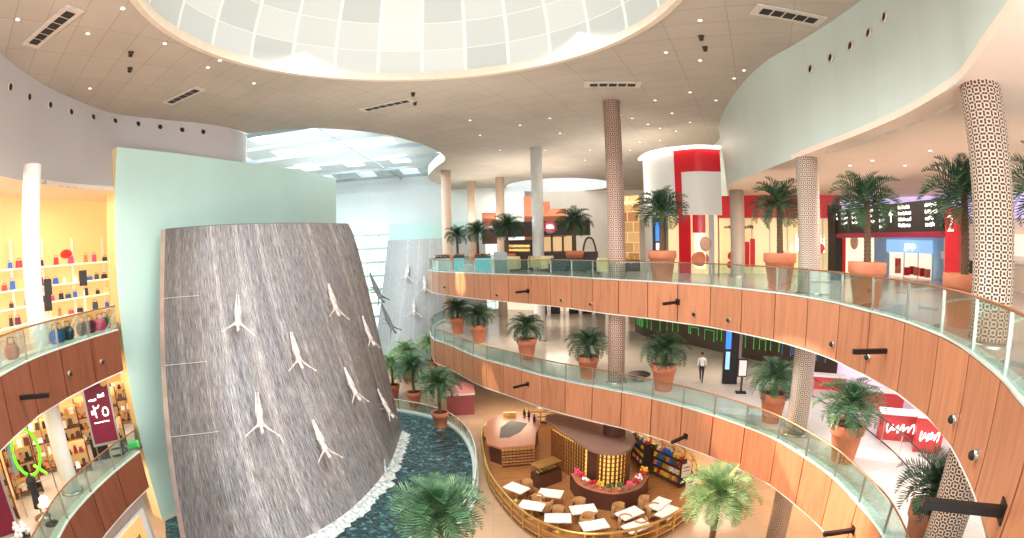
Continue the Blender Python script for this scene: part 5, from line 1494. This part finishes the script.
counter(826, 388, 2.2, .7, R(-35), 'low red counter at the left end of the pink-lit shop area')
# inner railing of that void
ra = [onz(812,398,Z1), onz(854,423,Z1), onz(890,452,Z1), onz(914,478,Z1)]
rr = thing('inner_railing', 'thin dark railing in front of the red shop counters on the lower gallery', 'railing', (ra[1].x,ra[1].y,Z1), world=True)
RA = catmull([Vector(q) for q in ra], 5)
for z in (1.0,.12): MB().tube([(q.x,q.y,Z1+z) for q in RA], .03, 6).build('rail', MATS['brown_dark'], rr)
for q in resample(RA, 1.6): MB().tube([(q.x,q.y,Z1),(q.x,q.y,Z1+1.0)], .025, 6).build('post', MATS['steel'], rr)

# ------------------------------------------------------------------ ceiling fittings
matte('slot_black', rgb(40,34,30), .7, var=.1); matte('slot_frame', rgb(206,196,184), .5)
for k, (x0, y0, x1, y1, w_, l) in enumerate(((30,45,76,7,.75,'at the far left of the ceiling'),(167,103,201,87,.7,'between the dome and the teal wall'),(362,110,413,99,.7,'below the middle of the dome'),(584,84,641,84,.75,'in line with the rose column'),(753,8,822,21,.8,'beside the right-hand drop wall'))):
    a, b = onz(x0,y0,ZC), onz(x1,y1,ZC); c = (a+b)/2; d = b-a; L_ = d.length; rz_ = math.atan2(d.y,d.x)
    t = thing('ceiling_diffuser', 'long black slot air diffuser '+l, 'ceiling vent', (c.x,c.y,ZC-.06), rz_)
    MB().box((0,0,.02),(L_,w_,.05)).build('frame', MATS['slot_frame'], t); 
    mb = MB(); n_ = max(4, int(L_/.55))
    for j in range(n_): mb.box((-L_/2+.25+(L_-.5)*(j+.5)/n_,0,-.01),((L_-.5)/n_*.82,w_*.5,.03))
    mb.build('slots', MATS['slot_black'], t)
for k, (x, y, l) in enumerate(((131,52,'left of the dome, upper'),(130,68,'left of the dome, lower'),(413,93,'near the middle diffuser, upper'),(415,102,'near the middle diffuser, lower'),(701,36,'right of the dome, upper'),(705,47,'right of the dome, lower'))):
    q = onz(x,y,ZC); o = MB().lathe([(.001,-.2),(.09,-.18),(.1,-.05),(.13,0)], 12, caps=False).build('ceiling_detector', MATS['slot_black'], None, 'q'); o.location = q
    tag(o, 'small black ceiling detector '+l, 'detector')
dls = [(18,19),(88,33),(165,43),(123,8),(90,88),(100,90),(166,43),(208,67),(220,60),(254,83),(620,115),(632,118),(648,124),(660,128),(672,113),(690,92),(700,60),(734,78),(744,70),(716,100),(655,100),(640,142),(630,150),(660,140),(676,131),(690,122),(550,118),(560,133),(545,150),(590,150),(585,160),(520,125),(480,135),(470,120),(500,150),(700,20),(666,52)]
seen = set()
for x, y in dls:
    q = onz(x,y,ZC); ky = (round(q.x),round(q.y))
    if ky in seen: continue
    seen.add(ky)
    t = thing('downlight', 'small round downlight in the brown atrium ceiling', 'downlight', (q.x,q.y,ZC-.03), 0, 'downlights in the atrium ceiling')
    MB().lathe([(.075,0),(.115,0),(.115,.03)], 14, caps=False).build('ring', MATS['slot_frame'], t); MB().lathe([(.001,.005),(.075,.005)], 14, caps=False).build('lamp', MATS['white_light'], t)
# spotlights in the right soffit and curved slot
for x, y in ((850,165),(872,160),(905,165),(890,178),(930,150),(880,190),(1000,110)):
    q = onz(x,y,ZS); t = thing('downlight', 'small round downlight in the pale soffit on the right', 'downlight', (q.x,q.y,ZS-.03), 0, 'downlights in the right soffit')
    MB().lathe([(.09,0),(.13,0),(.13,.03)], 14, caps=False).build('ring', MATS['slot_frame'], t); MB().lathe([(.001,.005),(.09,.005)], 14, caps=False).build('lamp', MATS['white_light'], t)
ZS_ = ZS
sl = [onz(x,y,ZS) for x,y in ((826,152),(870,139),(915,122),(955,103))]
mb = MB().tube(catmull(sl, 6), .06, 4); o = mb.build('soffit_slot', MATS['slot_frame']); tag(o, 'thin curved slot in the right soffit below the drop wall', 'ceiling slot', kind='structure')
# jet nozzles in the drop walls
def wallbv(top, bot, zt, zb, N=90):
    def ev(l):
        L = sum((l[i+1]-l[i]).length for i in range(len(l)-1)); return resample(l, L/N)
    A, B = ev(top), ev(bot)
    return bv([[Vector((b.x,b.y,zb)) for b in B],[Vector((a.x,a.y,zt)) for a in A]])
BL, BR = wallbv(DLT, DLB, ZC, ZSL), wallbv(DRT, DRB, ZC, ZS)
def nozzle(bvh, x, y, label, grp, r=.2):
    h = bvh.ray_cast(Vector((0,0,EYE)), Vector(ray(x, y)))
    if h[0] is None: return
    nrm = h[1] if h[1].dot(-h[0]+Vector((0,0,EYE))) > 0 else -h[1]
    t = thing('jet_nozzle', label, 'air nozzle', (0,0,0), 0, grp)
    t.matrix_world = Matrix.Translation(h[0]+nrm*.02) @ nrm.to_track_quat('Z','Y').to_matrix().to_4x4()
    MB().lathe([(r*1.25,0),(r*1.25,.03),(r,.06),(r*.9,.0)], 18, caps=False).build('ring', MATS['slot_frame'], t, 'q'); MB().lathe([(.001,.03),(r*.92,.01)], 18, caps=False).build('opening', MATS['slot_black'], t)
for x, y in ((10,87),(29,97),(50,105),(71,112),(93,117),(115,121),(138,124),(160,127),(182,130),(203,132)):
    nozzle(BL, x, y, 'round black air nozzle in the row along the grey left drop wall', 'nozzles along the left drop wall', .16)
for x, y in ((811,69),(831,58),(851,46),(869,33),(885,17)):
    nozzle(BR, x, y, 'round black air nozzle in the row high on the pale right drop wall', 'nozzles on the right drop wall', .16)
# ------------------------------------------------------------------ fittings on the timber fascias
def on_edge(curve, px, py):
    az = azof(px, py); cf = catmull(curve, 4); c = [q for q in cf if q.y > -2]
    q = min(c, key=lambda q: abs(math.degrees(math.atan2(q.x,q.y))-az)+(50 if q.length > 44 else 0)); i = cf.index(q)
    d = (cf[min(i+1,len(cf)-1)]-cf[max(i-1,0)]).normalized(); nn = Vector((-d.y,d.x))
    return q, nn, ond(px, py, q.length).z
def arm(curve, side, px, py, label, L_=1.15, w_=.13):
    q, nn, z = on_edge(curve, px, py); nn = nn*side; d = Vector((-nn.y, nn.x))
    a = q+nn*.07; b = q+nn*L_
    t = thing('outrigger_arm', label, 'bracket arm', (a.x,a.y,z), world=True)
    MB().obox(a, b, w_, z-.06, z+.07).build('arm', MATS['black_metal'], t)
    MB().obox(a-nn*.01-d*.13, a-nn*.01+d*.13, .04, z-.14, z+.15).build('mount_plate', MATS['black_metal'], t)
bl = 'black bracket arm on the upper right fascia, '
arm(EU, -1, 528, 291, bl+'furthest left one'); arm(EU, -1, 678, 302, bl+'right of the rose column'); arm(EU, -1, 889, 351, bl+'above the palm at the pale column', 1.2); arm(EU, -1, 1006, 512, bl+'large nearest one at the lower right', 1.25, .12)
bl = 'black bracket arm on the lower right fascia, '
arm(EL, -1, 528, 384, bl+'left one'); arm(EL, -1, 687, 436, bl+'above the cafe'); arm(EL, -1, 855, 530, bl+'near the bottom edge')
arm(LE, -1, 18, 398, 'black bracket arm on the dark upper left fascia')
def knob(curve, side, px, py, label, grp):
    q, nn, z = on_edge(curve, px, py); nn = nn*side; c = q+nn*.08
    t = thing('fascia_spotlight', label, 'spotlight', (c.x,c.y,z), 0, grp)
    MB().ball((nn.x*.08,nn.y*.08,0), .085, 8).build('lamp_head', MATS['slot_black'], t, True); MB().ball((0,0,.01), .11, 8, (1,1,1)).build('rose', MATS['steel'], t, True)
for x, y in ((446,287),(498,295),(563,300),(592,304),(695,314),(731,320),(835,344),(871,357),(959,420),(981,456)):
    knob(EU, -1, x, y, 'small round spotlight on the upper right timber fascia', 'spotlights on the upper right fascia')
for x, y in ((67,374),(100,362)): knob(LE, -1, x, y, 'small round spotlight on the upper left timber fascia', 'spotlights on the upper left fascia')

p = onz(383, 482, .06); wj = thing('water_jet', 'thin white jet of water rising from the pool beside the large waterfall', 'water jet', (p.x+.35,p.y-.3,.06))
MB().lathe([(.16,0),(.09,.25),(.07,1.1),(.05,1.5),(.001,1.7)], 10, caps=False).build('jet', MATS['foam'], wj, 'q'); MB().lathe([(.45,0),(.3,.06),(.16,.1)], 14, caps=False).build('splash', MATS['foam'], wj, 'q')
# ------------------------------------------------------------------ light
def area(name, loc, size, power, col=(1,1,1), rot=(0,0,0), sy=None, spread=180):
    l = bpy.data.lights.new(name, 'AREA'); l.size = size; l.energy = power; l.color = col; l.spread = R(spread)
    if sy: l.shape = 'RECTANGLE'; l.size_y = sy
    o = bpy.data.objects.new(name, l); COL.objects.link(o); o.location = loc; o.rotation_euler = rot
    return o
w = bpy.data.worlds.new('world'); SC.world = w; w.use_nodes = True
bg = w.node_tree.nodes['Background']; bg.inputs[0].default_value = (.99,.98,.97,1); bg.inputs[1].default_value = 1.25
area('dome_light', (OC.x, OC.y, ZC+7.0), 5, 520, (1,.99,.97))
area('dome_down', (OC.x, OC.y, ZC+1.0), 12, 3600, (1,.97,.93), spread=150)
area('bay_light', (-18,45,ZC+3.2), 14, 6000, (.93,.98,1), sy=22)
area('bay_roof_fill', (-18,45,ZC-.3), 14, 700, (.94,.98,1), rot=(R(180),0,0), sy=20)  # added fill that brightens the bay roof from below
area('rear_fill_light', (0,-6,EYE+1.0), 14, 4200, (.98,.98,1), rot=(R(118),0,0), sy=3)  # added fill light behind the camera, aimed up at the ceiling
for az, D in ((18,36),(33,27),(45,22),(58,17),(3,47),(-1,60),(30,45)):
    p = pol(az, D); area('gallery_light', (p.x,p.y,ZS-.1 if D < 30 else ZC-.3), 3.5, 420, (1,.86,.72))
for az, D in ((0,38),(12,33),(24,28),(36,24),(48,20),(58,17),(20,42),(5,48)):
    p = pol(az, D); area('gallery_light', (p.x,p.y,Z2-2.0), 3, 210, (1,.84,.66) if az < 25 else (.98,.97,1))
for az, D in ((0,36),(14,33),(26,28),(38,24),(50,18)):
    p = pol(az, D); area('ground_light', (p.x,p.y,Z1-2.1), 3, 300, (1,.82,.62))
for az, D in ((-52,25),(-60,21),(-70,17)):
    p = pol(az, D); area('shop_light', (p.x,p.y,ZSL-.2), 3, 170, (1,.8,.58)); area('shop_light', (p.x,p.y,L2-1.9), 3, 200, (1,.8,.58)); area('shop_light', (p.x,p.y,L1-1.9), 3, 200, (1,.85,.7))

def spot(name, loc, to, power, ang, col, blend=.15, r=.15):
    l = bpy.data.lights.new(name, 'SPOT'); l.energy = power; l.spot_size = R(ang); l.spot_blend = blend; l.color = col; l.shadow_soft_size = r
    o = bpy.data.objects.new(name, l); COL.objects.link(o); o.location = loc
    o.rotation_euler = (Vector(to)-Vector(loc)).to_track_quat('-Z', 'Y').to_euler()
spot('sunbeam', (-12,38,ZC-.4), (8.6,14.5,4.6), 110000, 13, (1,.52,.3))
spot('sunbeam', (-12,38,ZC-.4), (11.5,12,6.2), 90000, 9, (1,.93,.82))
spot('sunbeam', (-13,31,ZC-.4), (-3.6,36.5,Z2-.9), 26000, 6, (1,.86,.6))
spot('sunbeam', (-13,31,ZC-.4), (-2.2,31.5,Z1-.9), 26000, 5, (1,.86,.6))

for az, D, z, pw, sz in ((3,47,3.2,900,9),(13,38,3.4,420,6),(-4,54,3.4,300,5),(-10,22,-1.0,500,7)):
    p = pol(az, D); area('ceiling_fill', (p.x,p.y,EYE+z), sz, pw, (1,.95,.86), rot=(R(180),0,0))  # added mid-air fill that brightens the ceiling
